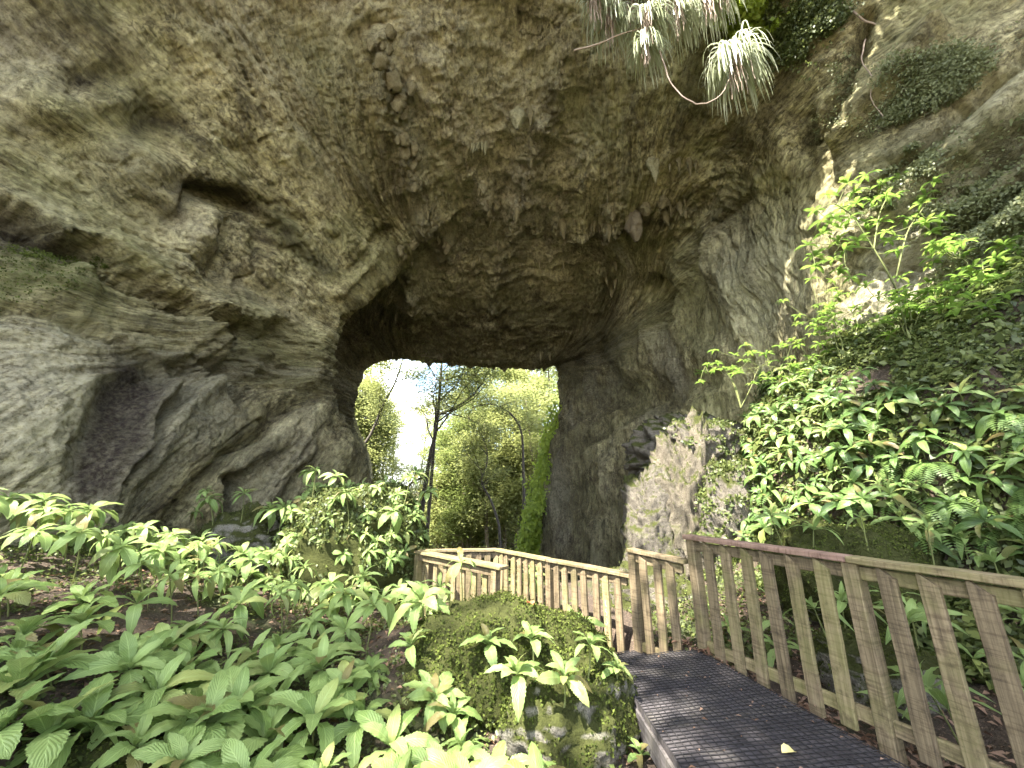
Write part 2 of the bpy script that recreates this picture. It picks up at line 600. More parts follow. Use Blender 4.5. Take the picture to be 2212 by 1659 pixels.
def seg_dist(x, y, a, b):
    ax, ay = a
    dx, dy = b[0] - ax, b[1] - ay
    t = np.clip(((x - ax) * dx + (y - ay) * dy) / (dx * dx + dy * dy), 0, 1)
    return np.hypot(x - ax - t * dx, y - ay - t * dy)


def H(x, y, rough=True):
    x = np.asarray(x, float)
    y = np.asarray(y, float)
    z = np.full(np.broadcast(x, y).shape, -1.72)
    # left bed climbs to the rock wall
    z = z + 1.15 * sstep(-1.4, -6.5, x) * (1 - 0.75 * sstep(4.5, 8.0, y)) * sstep(-6, 1, y)
    z = z + 0.30 * np.exp(-(((x + 1.0) / 0.9) ** 2 + ((y - 4.6) / 1.0) ** 2))
    # falls away below the arch
    z = z - 4.9 * sstep(7.6, 21, y)
    # beyond the arch: valley with hill sides
    gap = -0.285 * y + 1.0
    side = np.where(x > gap, (x - gap) / (0.13 * y + 2), (gap - x) / (0.16 * y + 2))
    z = z + sstep(0.0, 2.2, side) * np.clip(y - 30, 0, 200) * 0.42
    # bank on the right
    foot = 4.62 - 0.115 * (y - 2.0)
    q = x - foot + 0.25 * np.sin(y * 1.3)
    prof = np.interp(q, [-2.2, -1.2, -0.35, 0.1, 0.55, 0.95, 1.9, 3.2, 6], [0, 0.12, 0.5, 1.0, 2.3, 3.0, 3.85, 4.9, 6.5])
    fade = (1 - sstep(8.8, 10.5, y)) * sstep(-9, 0.0, y)
    Pb = np.stack([x, y, np.zeros_like(z)], -1)
    wob = 0.55 * fbm(Pb, 0.8, 4, 23)
    z = z + prof * fade * (1 + 0.16 * wob) + fade * sstep(-0.6, 0.6, q) * (0.8 * wob + 0.22 * fbm(Pb, 3.0, 3, 24))
    if rough:
        P = np.stack([x, y, np.zeros_like(z)], -1)
        z = z + 0.10 * fbm(P, 1.3, 4, 21) * sstep(-40, -3, -np.abs(y - 4))
        z = z + 0.05 * fbm(P, 4.5, 3, 25)
    # keep the ground under the boardwalk and the platform
    d1 = seg_dist(x, y, (1.35, 1.5), (1.4, 4.4))
    z = np.minimum(z, -1.60 + np.clip(d1 - 0.75, 0, 9) * 0.9)
    d2 = seg_dist(x, y, PLAT[0], PLAT[1])
    z = np.minimum(z, -2.2 + np.clip(d2 - 0.75, 0, 9) * 1.4)
    return z


_hx = np.arange(-12, 12.01, 0.06)
_hy = np.arange(0, 15.01, 0.06)
_hg = H(*np.meshgrid(_hx, _hy, indexing='xy'))


def Hq(x, y):
    fx = np.clip((np.asarray(x) + 12) / 0.06, 0, len(_hx) - 2.001)
    fy = np.clip(np.asarray(y) / 0.06, 0, len(_hy) - 2.001)
    i, j = fx.astype(int), fy.astype(int)
    a, b = fx - i, fy - j
    return (_hg[j, i] * (1 - a) + _hg[j, i + 1] * a) * (1 - b) + (_hg[j + 1, i] * (1 - a) + _hg[j + 1, i + 1] * a) * b


def ground_hit(U, V, y0=1.5, y1=14.0):
    d = ray(U, V)
    ts = np.linspace(y0, y1, 380) / d[1]
    p = d[None, :] * ts[:, None]
    h = Hq(p[:, 0], p[:, 1])
    k = np.argmax(p[:, 2] < h)
    return p[k] if p[k, 2] < h[k] else None


def graded(lo, a, b, hi, step, n_out):
    core = np.arange(a, b, step)
    t = np.linspace(0, 1, n_out + 1)[1:]
    left = a - (a - lo) * t ** 2.4
    right = core[-1] + (hi - core[-1]) * t ** 2.4
    return np.concatenate([left[::-1], core, right])


xs = graded(-220, -8.5, 8.5, 220, 0.065, 40)
ys = graded(-160, -1.0, 11.0, 420, 0.065, 60)
gx, gy = np.meshgrid(xs, ys, indexing='xy')
gz = H(gx, gy)
V_ = np.stack([gx, gy, gz], -1).reshape(-1, 3)
ny_, nx_ = gx.shape
ii = np.arange(ny_ * nx_).reshape(ny_, nx_)
fq = np.stack([ii[:-1, :-1], ii[:-1, 1:], ii[1:, 1:], ii[1:, :-1]], -1).reshape(-1, 4)
ground = obj('ground', mesh_np('ground', V_, fq), M['soil'])
tag(ground, kind='structure', label='dark leaf-strewn soil of the forest floor')

# ------------------------------------------------------------------ the cave: one lofted shell
def pxring(Y, pts, zlow):
    r = np.array([at(u, v, Y) for u, v in pts])
    r[0, 2] = zlow
    r[-1, 2] = zlow
    return r


R20 = pxring(20, [(780, 1300), (785, 1150), (792, 1000), (760, 905), (783, 805), (845, 776), (950, 783), (1080, 790), (1165, 792), (1209, 787), (1216, 900), (1186, 1020), (1172, 1300)], -9)
R17 = pxring(17, [(755, 1320), (755, 1150), (745, 1000), (705, 880), (715, 765), (790, 712), (930, 712), (1080, 712), (1265, 712), (1312, 765), (1300, 900), (1235, 1040), (1215, 1300)], -8)
R13 = pxring(13.5, [(720, 1330), (700, 1150), (690, 1000), (650, 860), (690, 680), (800, 585), (950, 570), (1090, 570), (1320, 585), (1425, 655), (1420, 860), (1345, 1050), (1320, 1300)], -7)
R12 = pxring(12, [(795, 1330), (790, 1150), (802, 990), (712, 850), (738, 690), (865, 535), (980, 500), (1100, 490), (1280, 500), (1450, 570), (1500, 800), (1420, 1050), (1390, 1300)], -7)
R10 = pxring(10, [(640, 1400), (655, 1200), (668, 960), (565, 830), (620, 610), (775, 430), (950, 390), (1110, 380), (1310, 390), (1530, 450), (1640, 760), (1600, 1050), (1580, 1400)], -5)
R8 = pxring(8, [(400, 1450), (425, 1200), (470, 960), (375, 800), (420, 520), (650, 270), (930, 220), (1120, 200), (1330, 210), (1610, 280), (1770, 620), (1780, 1000), (1780, 1400)], -4)
R6 = pxring(6, [(130, 1500), (150, 1200), (195, 960), (120, 760), (150, 400), (480, 60), (880, -60), (1130, -90), (1370, -50), (1720, 60), (2010, 500), (2060, 900), (2060, 1400)], -4)
R4 = np.array([(-7.3, 4, -4), (-7.4, 4, -.6), (-7.4, 4, 1), (-8.4, 4, 2.6), (-9.3, 4, 6), (-7, 4.4, 10.3), (-2.8, 5.1, 12.0), (0.3, 5.4, 12.5), (3.2, 5.6, 12.0), (7.3, 4.8, 9.9), (8.7, 4, 5.0), (8.1, 4, 1.3), (8.0, 4, -4)], float)
R2 = np.array([(-8, 1.5, -4), (-8.2, 1.5, 0), (-8.4, 1.5, 1.5), (-9.4, 1.5, 3.2), (-10.4, 1.5, 6.5), (-8.5, 2.0, 11), (-3.2, 4.3, 12.7), (0.3, 4.9, 13), (3.4, 5.0, 12.6), (8.0, 3.4, 10.8), (9.6, 2, 5.4), (9.0, 2, 1.5), (8.8, 2, -4)], float)
RL = np.array([(-9.5, -2.5, -4), (-9.7, -2.5, 0), (-10, -2.5, 2), (-11, -2.5, 4), (-12, -1.5, 8), (-9.8, 0.6, 12.5), (-4, 1.6, 13.3), (0, 3.4, 13.7), (3.5, 4.6, 13.5), (9, 1.8, 11.8), (10.9, -1, 6.2), (10.4, -1, 2), (10, -1, -4)], float)
RA = np.array([(-14, -3, -5), (-14.5, -3, 0), (-15, -3, 4), (-15.5, -3, 8), (-15, -1, 11.5), (-11.5, 1.5, 14.6), (-4.5, 5, 15.2), (0, 6, 15.4), (4, 6, 15.2), (11, 3.5, 14.0), (14, 0, 9), (14, -1, 3), (14, -1, -5)], float)
RB = np.array([(-18, 10, -7), (-18, 10, 0), (-18, 10, 5), (-17, 10, 9), (-15, 10, 12), (-11, 10, 12.5), (-5, 11, 13.6), (0, 11, 13.8), (5, 11, 13.4), (12, 10, 12.5), (15, 10, 9), (15, 10, 2), (15, 10, -7)], float)
RC = np.array([(-17, 21.5, -10), (-17, 21.5, -2), (-17, 21.5, 3), (-16, 21.5, 7), (-14, 21.5, 8.5), (-11, 21.5, 9.3), (-6, 21.3, 9.8), (-1, 21.2, 10), (4, 21.2, 9.6), (9, 21.4, 8.5), (12, 21.5, 6), (13, 21.5, 1), (13, 21.5, -10)], float)
RD = R20.copy()
RD[:, 1] = 20.9
cx_ = np.array([-2.6, 0, 0.0])
RD[:, 0] = cx_[0] + (RD[:, 0] - cx_[0]) * 1.16
RD[:, 2] = np.where(RD[:, 2] > 3, RD[:, 2] + 1.1, RD[:, 2])
rings = np.stack([RC, RD, R20, R17, R13, R12, R10, R8, R6, R4, R2, RL, RA, RB, RC])
rows = [14, 22, 60, 72, 60, 84, 96, 116, 96, 60, 44, 14, 12, 12]
tt = np.concatenate([np.linspace(i, i + 1, n, endpoint=False) for i, n in enumerate(rows)] + [[len(rows)]])
NS = 740
ss = np.linspace(0, 12, NS)
G = catmull(rings, tt)                      # T,13,3
G = np.moveaxis(catmull(np.moveaxis(G, 1, 0), ss), 0, 1)   # T,S,3


def grid_normals(G):
    du = np.gradient(G, axis=0)
    dv = np.gradient(G, axis=1)
    n = np.cross(du, dv)
    n /= np.linalg.norm(n, axis=-1, keepdims=True) + 1e-9
    return n


Nn = grid_normals(G)
# make normals point into the cave
ctr = np.array([0.5, 9.0, 3.0])
k_mid = sum(rows[:7])
sgn = np.sign(np.sum(Nn[k_mid, NS // 2] * (np.array([0, 9.0, 3.0]) - G[k_mid, NS // 2])))
Nn *= sgn
inner = ((tt > 1.9) & (tt < 11.0)).astype(float)[:, None]
X, Y, Z = G[..., 0], G[..., 1], G[..., 2]

# flow direction of the strata: along the tunnel above, dipping on the lower left, vertical on the right
s_i = ss[None, :] / 12.0
lowleft = sstep(0.36, 0.22, s_i) * sstep(5.5, 2.5, Z)
right = sstep(0.70, 0.80, s_i) * sstep(8.0, 10.5, Y)
ang = 0.80 * lowleft + 1.45 * right + 0.25 * sstep(0.72, 0.82, s_i) * (1 - right)
warp = 0.5 * fbm(G, 0.35, 3, 40)
Yw, Zw = Y + warp, Z + warp
along = Yw * np.cos(ang) + Zw * np.sin(ang)
across = -Yw * np.sin(ang) + Zw * np.cos(ang)
ceil_w = sstep(0.40, 0.48, s_i) * sstep(0.72, 0.64, s_i)
stretch = 0.36 + 0.45 * ceil_w * sstep(4, 7, Y)
FL = np.stack([X, along * stretch, across], -1)

disp = np.zeros_like(X)
disp += 0.55 * fbm(G, 0.22, 3, 1) * (1 - 0.4 * sstep(14, 19, Y))
rq = 1 - 0.8 * sstep(0.68, 0.78, s_i) * sstep(6.5, 9.5, Y)
disp += 0.22 * rq * fbm(FL, 0.55, 3, 5, ridged=True) * (0.55 + 0.45 * sstep(16, 11, Y))
disp += 0.09 * rq * fbm(FL, 1.6, 4, 9, ridged=True, gain=0.55)
disp += 0.035 * fbm(FL, 5.0, 3, 13, gain=0.6)
disp += 0.022 * fbm(G, 9.0, 2, 17)
GV = G * np.array([1, 1, 0.45])
disp += (1 - rq) * (0.34 * fbm(GV, 0.8, 4, 101, ridged=True, gain=0.55) + 0.16 * fbm(G, 2.2, 4, 103, gain=0.6))
slabw = sstep(0.76, 0.82, s_i) * sstep(8.0, 6.0, Y)
FS = np.stack([X * 0.5, (Y * 0.8 - Z * 0.6) * 0.16, (Y * 0.6 + Z * 0.8)], -1)
disp += slabw * (0.22 * fbm(FS, 1.1, 4, 105, ridged=True, gain=0.6))
# the ceiling is knobbly, with pendants along ragged lines
kn = np.clip(fbm(G, 0.75, 4, 31, ridged=True, gain=0.6) - 0.25, 0, 1)
disp += 0.17 * kn * ceil_w * sstep(5, 7.5, Y)
fine_k = np.clip(fbm(G, 3.2, 3, 33, gain=0.6), 0, 1)
disp += 0.20 * fine_k * np.clip(kn * 2, 0, 1) * ceil_w * sstep(5, 7.5, Y)
# drapery folds on the right wall
rw = sstep(0.68, 0.76, s_i) * sstep(8.5, 10.5, Y) * sstep(20, 18.5, Y)
fold = np.abs(np.sin((Y * 0.9 + X * 0.9 + 0.9 * fbm(G, 0.4, 3, 35)) * 1.9))
disp += rw * (0.42 * (1 - fold) ** 0.8 - 0.15)

U0, V0, D0 = project(G)
jw = 13.0
Uj = U0 + jw * fbm(G, 1.1, 4, 51) * np.clip(10 / D0, 0.5, 2) * 1.5
Vj = V0 + jw * fbm(G, 1.1, 4, 57) * np.clip(10 / D0, 0.5, 2) * 1.5
VIS = inner * (Y > 0.5)


def poly_sd(pts, U=None, V=None, pad=230):
    """signed picture distance to a line (positive on its right) and the place along it"""
    U = Uj if U is None else U
    V = Vj if V is None else V
    pu, pv = [p[0] for p in pts], [p[1] for p in pts]
    m0 = (U > min(pu) - pad) & (U < max(pu) + pad) & (V > min(pv) - pad) & (V < max(pv) + pad)
    SD = np.full(U.shape, 1e5)
    PAR = np.full(U.shape, 0.5)
    Us, Vs = U[m0], V[m0]
    best = np.full(Us.shape, 1e9)
    sd = np.zeros_like(Us)
    par = np.zeros_like(Us)
    for k, (a, b) in enumerate(zip(pts[:-1], pts[1:])):
        dx, dy = b[0] - a[0], b[1] - a[1]
        L2 = dx * dx + dy * dy
        t = np.clip(((Us - a[0]) * dx + (Vs - a[1]) * dy) / L2, 0, 1)
        d = np.hypot(Us - a[0] - t * dx, Vs - a[1] - t * dy)
        c = np.sign(dx * (Vs - a[1]) - dy * (Us - a[0]))
        m = d < best
        best = np.where(m, d, best)
        sd = np.where(m, d * c, sd)
        par = np.where(m, (k + t) / (len(pts) - 1), par)
    SD[m0] = sd
    PAR[m0] = par
    return SD, PAR


def taper(par, e=0.12):
    return sstep(0, e, par) * sstep(1, 1 - e, par)


def ridge(pts, amp, w):
    global disp
    sd, par = poly_sd(pts)
    disp = disp + VIS * amp * np.exp(-(sd / w) ** 2) * taper(par)


def lip(pts, amp, fall, soft=5.0, bulge=0.25, bw=40, e=0.1, jag=0.0):
    """rock stands proud on the left of the line and is cut back on its right"""
    global disp
    if jag:
        sd, par = poly_sd(pts, Uj, Vj - jag * (fbm(G, 0.9, 4, 111, gain=0.6) + 0.1))
    else:
        sd, par = poly_sd(pts)
    tp = taper(par, e)
    disp = disp + VIS * tp * (-amp * sstep(-soft * 0.5, soft, sd) * np.exp(-np.clip(sd, 0, None) / fall)
                              + amp * bulge * np.exp(-(np.clip(-sd, 0, None) / bw) ** 2) * (sd < soft))


def blob(u, v, ru, rv, amp, rot=0.0, hard=2.0):
    global disp
    c, s = math.cos(rot), math.sin(rot)
    du, dv = Uj - u, Vj - v
    a = (du * c + dv * s) / ru
    b = (-du * s + dv * c) / rv
    disp = disp + VIS * amp * np.exp(-(a * a + b * b) ** (hard / 2))


def in_poly(pts, soft=14):
    """soft mask of a closed picture polygon"""
    inside = np.zeros(U0.shape, bool)
    n = len(pts)
    for i in range(n):
        (x1, y1), (x2, y2) = pts[i], pts[(i + 1) % n]
        cond = ((y1 > Vj) != (y2 > Vj)) & (Uj < (x2 - x1) * (Vj - y1) / (y2 - y1 + 1e-9) + x1)
        inside ^= cond
    sd, _ = poly_sd(list(pts) + [pts[0]])
    d = np.abs(sd)
    return VIS * np.where(inside, 0.5 + 0.5 * np.clip(d / soft, 0, 1), 0.5 - 0.5 * np.clip(d / soft, 0, 1))


# upper mass with its ragged lower edge
lip([(-120, 380), (0, 425), (60, 440), (110, 490), (150, 500), (200, 520), (240, 560), (330, 610), (440, 665), (560, 705), (690, 730)], 0.95, 60, 18, 0.25, 50, jag=55)
lip([(140, 560), (180, 610), (250, 640), (330, 680), (420, 740), (480, 800)], -0.55, 70, 8, 0.0, 40)
# rounded mossy shoulder and the pale wall beneath
blob(60, 590, 130, 75, 0.55, 0.35)
lip([(-60, 655), (60, 668), (140, 690), (230, 735), (300, 785), (350, 830)], 0.25, 60, 8, 0.35, 45)
blob(90, 850, 130, 150, 0.25, 0.2)
lip([(330, 820), (365, 850), (330, 910), (290, 990), (230, 1090), (190, 1180)][::-1], 0.42, 85, 10, 0.55, 45)
lip([(215, 790), (190, 860), (150, 940), (110, 1040)][::-1], 0.16, 80, 24, 0.2, 40)
# lumps hanging under the ledge
blob(440, 735, 55, 75, 0.75, 0.0, 3)
blob(540, 745, 45, 60, 0.45, 0.0, 3)
blob(385, 680, 16, 18, -0.9, 0, 3)
blob(492, 745, 12, 30, -0.9, 0.4, 3)
lip([(560, 860), (500, 880), (440, 830), (400, 800)], 0.5, 40, 5, 0.2, 30)
# dipping ribs on the lower left
for p, a_, w_ in [([(215, 1200), (290, 1060), (370, 930), (450, 850), (560, 800)], 0.35, 26),
                  ([(330, 1240), (420, 1090), (500, 980), (600, 900), (690, 860)], -0.45, 16),
                  ([(380, 1240), (470, 1080), (540, 985), (650, 930), (720, 880)], 0.30, 24),
                  ([(420, 1260), (480, 1160), (520, 1080), (545, 1010)], -0.40, 14),
                  ([(500, 1250), (560, 1110), (620, 1010), (690, 940)], 0.28, 22),
                  ([(560, 1230), (620, 1100), (660, 1010), (720, 950)], -0.25, 13),
                  ([(640, 1250), (690, 1120), (720, 1020), (770, 960)], 0.22, 18)]:
    ridge(p, a_, w_)
blob(520, 1040, 30, 26, -0.55, 0, 3)
blob(505, 1085, 14, 16, -0.5, 0, 3)
# scalloped hollows of the upper left
for u, v, ru, rv, am, ro in [(205, 165, 95, 40, -0.22, -0.30), (335, 262, 80, 40, -0.30, 0.25), (470, 425, 110, 30, -0.75, 0.25),
                             (120, 215, 90, 60, 0.40, 0.3), (290, 370, 110, 60, 0.5, 0.6), (255, 225, 60, 40, 0.35, 0.5), (415, 500, 44, 80, 0.65, 0.6),
                             (505, 520, 30, 55, 0.45, 0.6), (560, 570, 50, 42, 0.5, 0.5), (470, 560, 26, 70, -0.45, 0.5), (640, 640, 60, 40, 0.3, 0.6)]:
    blob(u, v, ru, rv, am, ro, 2.4)
lip([(330, 520), (360, 430), (430, 395), (500, 410), (560, 450), (640, 520), (720, 590)], 0.42, 40, 14, 0.3, 36, e=0.3)
lip([(445, 540), (470, 480), (520, 465), (580, 500), (640, 560)], 0.3, 30, 10, 0.2, 25, e=0.3)
# rib climbing to the roof near the opening
lip([(1010, 445), (930, 470), (860, 545), (800, 620), (735, 685), (700, 760), (690, 850)][::-1], 0.55, 45, 5, 0.45, 40)
ridge([(690, 700), (660, 760), (650, 850)], 0.35, 22)
ridge([(810, 520), (760, 590), (700, 650)], 0.28, 14)
ridge([(860, 470), (800, 520), (740, 600)], -0.3, 10)
# beads of dripstone running down the roof
for p, a_, w_ in [([(800, 60), (835, 120), (850, 190), (875, 260), (895, 340), (900, 420)], 0.55, 22),
                  ([(1210, 130), (1190, 250), (1150, 340), (1130, 430), (1100, 540), (1070, 640), (1050, 740)], 0.42, 26),
                  ([(1190, 470), (1240, 505), (1300, 500), (1360, 475), (1430, 460), (1500, 440)], 0.30, 16),
                  ([(900, 430), (950, 500), (960, 560)], 0.35, 24),
                  ([(1010, 360), (1040, 420), (1070, 470)], 0.4, 16),
                  ([(1330, 420), (1320, 500), (1300, 600), (1290, 690)], 0.28, 22),
                  ([(880, 560), (900, 640), (870, 720)], 0.5, 20)]:
    sd, par = poly_sd(p)
    m_ = 1.15 * np.exp(-(sd / w_) ** 2) * taper(par, 0.08)
    disp = disp + VIS * a_ * m_ * (0.35 + 1.1 * np.clip(fbm(G, 2.2, 4, 61, gain=0.65) + 0.25, 0, 2))
lip([(1540, 490), (1600, 430), (1640, 400)], 0.3, 30, 6, 0.2, 30)
# right wall: alcoves and buttresses
for u, v, ru, rv, am in [(1390, 850, 60, 40, -1.0), (1430, 640, 30, 50, -0.6), (1560, 560, 34, 90, 0.5), (1480, 560, 26, 50, 0.55), (1630, 620, 50, 110, 0.45),
                         (1350, 740, 30, 90, 0.4), (1270, 930, 34, 60, 0.45), (1750, 300, 20, 60, -0.7), (1560, 780, 60, 50, 0.35)]:
    blob(u, v, ru, rv, am, 0.0, 2.6)
# bedding of the slab on the upper right
for p, a_, w_ in [([(2300, 60), (2150, 190), (2000, 330), (1850, 480)], -0.55, 16), ([(2300, 160), (2140, 290), (1980, 420), (1830, 560)], 0.45, 26),
                  ([(2300, 330), (2150, 440), (2040, 520), (1900, 640)], -0.6, 22), ([(2300, 440), (2180, 520), (2060, 600)], 0.35, 26),
                  ([(2300, 250), (2160, 360), (2060, 440)], -0.35, 12), ([(2050, 40), (1960, 140), (1850, 260), (1780, 330)], 0.45, 24),
                  ([(1900, 10), (1850, 120), (1790, 260), (1800, 340)], -0.55, 14)]:
    ridge(p, a_, w_)

G2 = G + Nn * disp[..., None] * (0.15 + 0.85 * inner[..., None])
N2 = grid_normals(G2) * sgn
G2 = G2 + N2 * ((0.03 * fbm(G2, 2.6, 3, 45, ridged=True, gain=0.6) + 0.02 * fbm(G2, 7.0, 3, 47, gain=0.65) - 0.03 * np.clip(fbm(G2, 5.0, 2, 49) - 0.35, 0, 1) * 4) * inner)[..., None]
FLc = FL * np.array([1, 0.55, 1])
cr1 = 1 - np.clip(np.abs(fbm(FLc, 0.9, 3, 141)) / 0.045, 0, 1)
cr2 = 1 - np.clip(np.abs(fbm(FLc, 2.1, 3, 143)) / 0.06, 0, 1)
msk = sstep(-0.15, 0.25, fbm(G, 0.45, 3, 145))
G2 = G2 - N2 * ((0.13 * cr1 + 0.06 * cr2) * msk * inner)[..., None]
along2 = (G2[..., 1] + warp) * np.cos(ang) + (G2[..., 2] + warp) * np.sin(ang)
across2 = -(G2[..., 1] + warp) * np.sin(ang) + (G2[..., 2] + warp) * np.cos(ang)
FL = np.stack([G2[..., 0], along2 * stretch, across2], -1)
wr = (1 - rq)[..., None] / 0.8
FL = FL * (1 - wr) + wr * np.stack([G2[..., 0], G2[..., 2] * 0.5, G2[..., 1]], -1)
# ragged hem of the arch above the far opening
hem = (np.abs(tt - 2.0) < 0.30)[:, None] * sstep(0.36, 0.42, s_i) * sstep(0.77, 0.72, s_i)
G2[..., 2] -= hem * (0.55 * np.clip(fbm(np.stack([X * 1.0, Y * 0.2, Z * 0.2], -1), 0.9, 4, 71, gain=0.7), 0, 1)
                     + 0.55 * np.clip(fbm(np.stack([X, Y * 0.2, Z * 0.2], -1), 3.1, 2, 73) - 0.15, 0, 1)) * np.exp(-((tt - 2.0) / 0.13) ** 2)[:, None]

# colour drifts, stains and painted shade
pale = np.clip(0.9 * sstep(0.05, 0.6, fbm(FL, 0.45, 4, 81)) * 0.8, 0, 1)
green = np.clip(sstep(0.05, 0.5, fbm(G, 0.5, 4, 85)), 0, 1) * 0.55
dark = np.clip(sstep(0.12, 0.5, fbm(FL, 0.6, 4, 89)), 0, 1) * 0.45
pale = np.maximum(pale, 0.75 * in_poly([(-60, 690), (60, 680), (160, 705), (235, 745), (215, 790), (185, 860), (140, 960), (90, 1040), (-60, 1060)], 30))
pale = np.maximum(pale, 0.6 * in_poly([(380, 0), (560, 0), (760, 380), (720, 420), (560, 200)], 60))
pale = np.maximum(pale, 0.55 * in_poly([(250, 330), (420, 430), (500, 600), (640, 660), (620, 700), (380, 560), (200, 380)], 60))
pale = np.maximum(pale, 0.5 * in_poly([(520, 980), (660, 900), (700, 960), (600, 1180), (480, 1200)], 40))
pale = np.maximum(pale, 0.5 * in_poly([(1560, 480), (1760, 470), (1780, 720), (1560, 760)], 60))
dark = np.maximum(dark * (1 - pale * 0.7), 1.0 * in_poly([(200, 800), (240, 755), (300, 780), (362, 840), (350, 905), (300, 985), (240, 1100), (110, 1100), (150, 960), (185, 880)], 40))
dark = np.maximum(dark, 0.85 * in_poly([(-40, 430), (70, 450), (150, 510), (230, 560), (160, 580), (60, 560), (-40, 540)], 20))  # shade under the upper mass, painted into its recess
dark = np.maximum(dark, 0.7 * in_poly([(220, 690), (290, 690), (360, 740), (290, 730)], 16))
dark = np.maximum(dark, 0.5 * in_poly([(150, 140), (260, 120), (300, 200), (420, 250), (430, 330), (330, 300)], 40))  # painted shadow bow across the upper-left scoops
for pl, wd, am in (([(130, 190), (200, 165), (250, 130), (270, 160)], 22, 0.75), ([(230, 330), (320, 265), (400, 270), (430, 330)], 24, 0.8), ([(350, 480), (370, 420), (430, 395), (520, 415), (600, 480), (700, 580)], 20, 0.85),  # the first arcs paint the shading of the scalloped hollows
                   ([(430, 570), (460, 490), (520, 470), (590, 520)], 14, 0.7), ([(520, 640), (500, 580), (550, 540)], 12, 0.6), ([(0, 60), (90, 40), (140, 90)], 50, 0.6),
                   ([(360, 840), (300, 930), (240, 1060)], 16, 0.6), ([(330, 1240), (420, 1090), (500, 980), (600, 900), (690, 860)], 20, 0.75), ([(420, 1260), (480, 1160), (520, 1080), (545, 1010)], 16, 0.8), ([(560, 1230), (620, 1100), (660, 1010)], 16, 0.7),
                   ([(800, 60), (835, 120), (860, 190), (885, 260), (900, 340), (905, 420)], 26, 0.55), ([(1210, 130), (1190, 250), (1150, 340), (1130, 430), (1100, 540), (1070, 640)], 34, 0.6), ([(1190, 480), (1240, 515), (1300, 510), (1360, 485), (1500, 450)], 20, 0.7),
                   ([(900, 430), (950, 500), (960, 560)], 26, 0.6)):
    sd, par = poly_sd(pl)
    dark = np.maximum(dark, VIS * am * np.exp(-(sd / wd) ** 2) * (0.45 + 0.55 * sstep(-0.3, 0.3, fbm(G, 2.0, 3, 121))))
green = np.maximum(green, 0.9 * in_poly([(-40, 520), (120, 540), (200, 600), (180, 670), (60, 660), (-40, 690)], 26))
green = np.maximum(green, 0.75 * in_poly([(570, 440), (640, 480), (740, 600), (700, 610), (600, 520)], 18))
green = np.maximum(green, 0.75 * in_poly([(560, 60), (760, 60), (800, 330), (700, 300)], 60))
green = np.maximum(green, 0.7 * in_poly([(1200, 200), (1360, 230), (1330, 340), (1230, 330)], 40))
green = np.maximum(green, 0.7 * in_poly([(1850, 330), (2212, 250), (2212, 480), (1900, 500)], 50))
dark = np.maximum(dark, 0.72 * sstep(13.0, 16.5, Y) * inner)  # shade of the deep end painted on, growing towards the far opening
dark = np.maximum(dark, 0.66 * sstep(0.74, 0.80, s_i) * sstep(10.5, 13.0, Y) * inner * (0.75 + 0.5 * fbm(GV, 0.7, 3, 161)))  # painted shade on the right wall near the far opening
# purple-brown damp on the inner end of the lower left wall
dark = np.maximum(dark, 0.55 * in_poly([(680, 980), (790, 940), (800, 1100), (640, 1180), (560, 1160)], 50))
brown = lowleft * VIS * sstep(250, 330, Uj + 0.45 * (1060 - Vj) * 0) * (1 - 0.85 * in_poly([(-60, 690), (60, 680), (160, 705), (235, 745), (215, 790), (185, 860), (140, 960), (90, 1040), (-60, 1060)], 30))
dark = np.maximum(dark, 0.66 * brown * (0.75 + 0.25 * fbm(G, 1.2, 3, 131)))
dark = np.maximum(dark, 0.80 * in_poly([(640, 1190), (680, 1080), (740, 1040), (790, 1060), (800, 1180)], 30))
pale = np.clip(pale + 0.55 * ceil_w * inner * sstep(16.5, 11, Y) * (0.7 + 0.6 * fbm(G, 0.6, 3, 151)), 0, 1)
dark = dark * (1 - 0.25 * ceil_w)
pale = np.clip(pale + 0.30 * slabw * inner, 0, 1)
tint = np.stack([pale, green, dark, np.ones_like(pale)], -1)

nT, nS = X.shape
ii = np.arange(nT * nS).reshape(nT, nS)
fq = np.stack([ii[:-1, :-1], ii[:-1, 1:], ii[1:, 1:], ii[1:, :-1]], -1).reshape(-1, 4)
cave_me = mesh_np('cave_wall', G2.reshape(-1, 3), fq)
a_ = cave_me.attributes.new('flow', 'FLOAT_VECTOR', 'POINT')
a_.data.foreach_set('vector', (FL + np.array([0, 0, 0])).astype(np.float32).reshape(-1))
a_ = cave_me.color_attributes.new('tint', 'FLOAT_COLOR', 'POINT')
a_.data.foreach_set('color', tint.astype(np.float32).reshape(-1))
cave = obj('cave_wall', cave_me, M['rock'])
tag(cave, kind='structure', label='olive and tan limestone walls and roof of the natural arch')

# look-up of points on the cave surface by picture position
CU, CV, CD = project(G2)
vis_m = (VIS > 0.5)
LU, LV, LD = CU[vis_m], CV[vis_m], CD[vis_m]
LP = G2[vis_m]
LN = Nn[vis_m]


def on_cave(U, V, r=9):
    m = np.hypot(LU - U, LV - V) < r
    if not m.any():
        m = np.hypot(LU - U, LV - V) < 4 * r
    idx = np.nonzero(m)[0]
    k = idx[np.argmin(LD[idx])]
    return LP[k], LN[k]

# ------------------------------------------------------------------ boardwalk
DZ = -1.5                       # upper deck
TZ = -1.75                      # tread
PZ = -2.0                       # lower platform


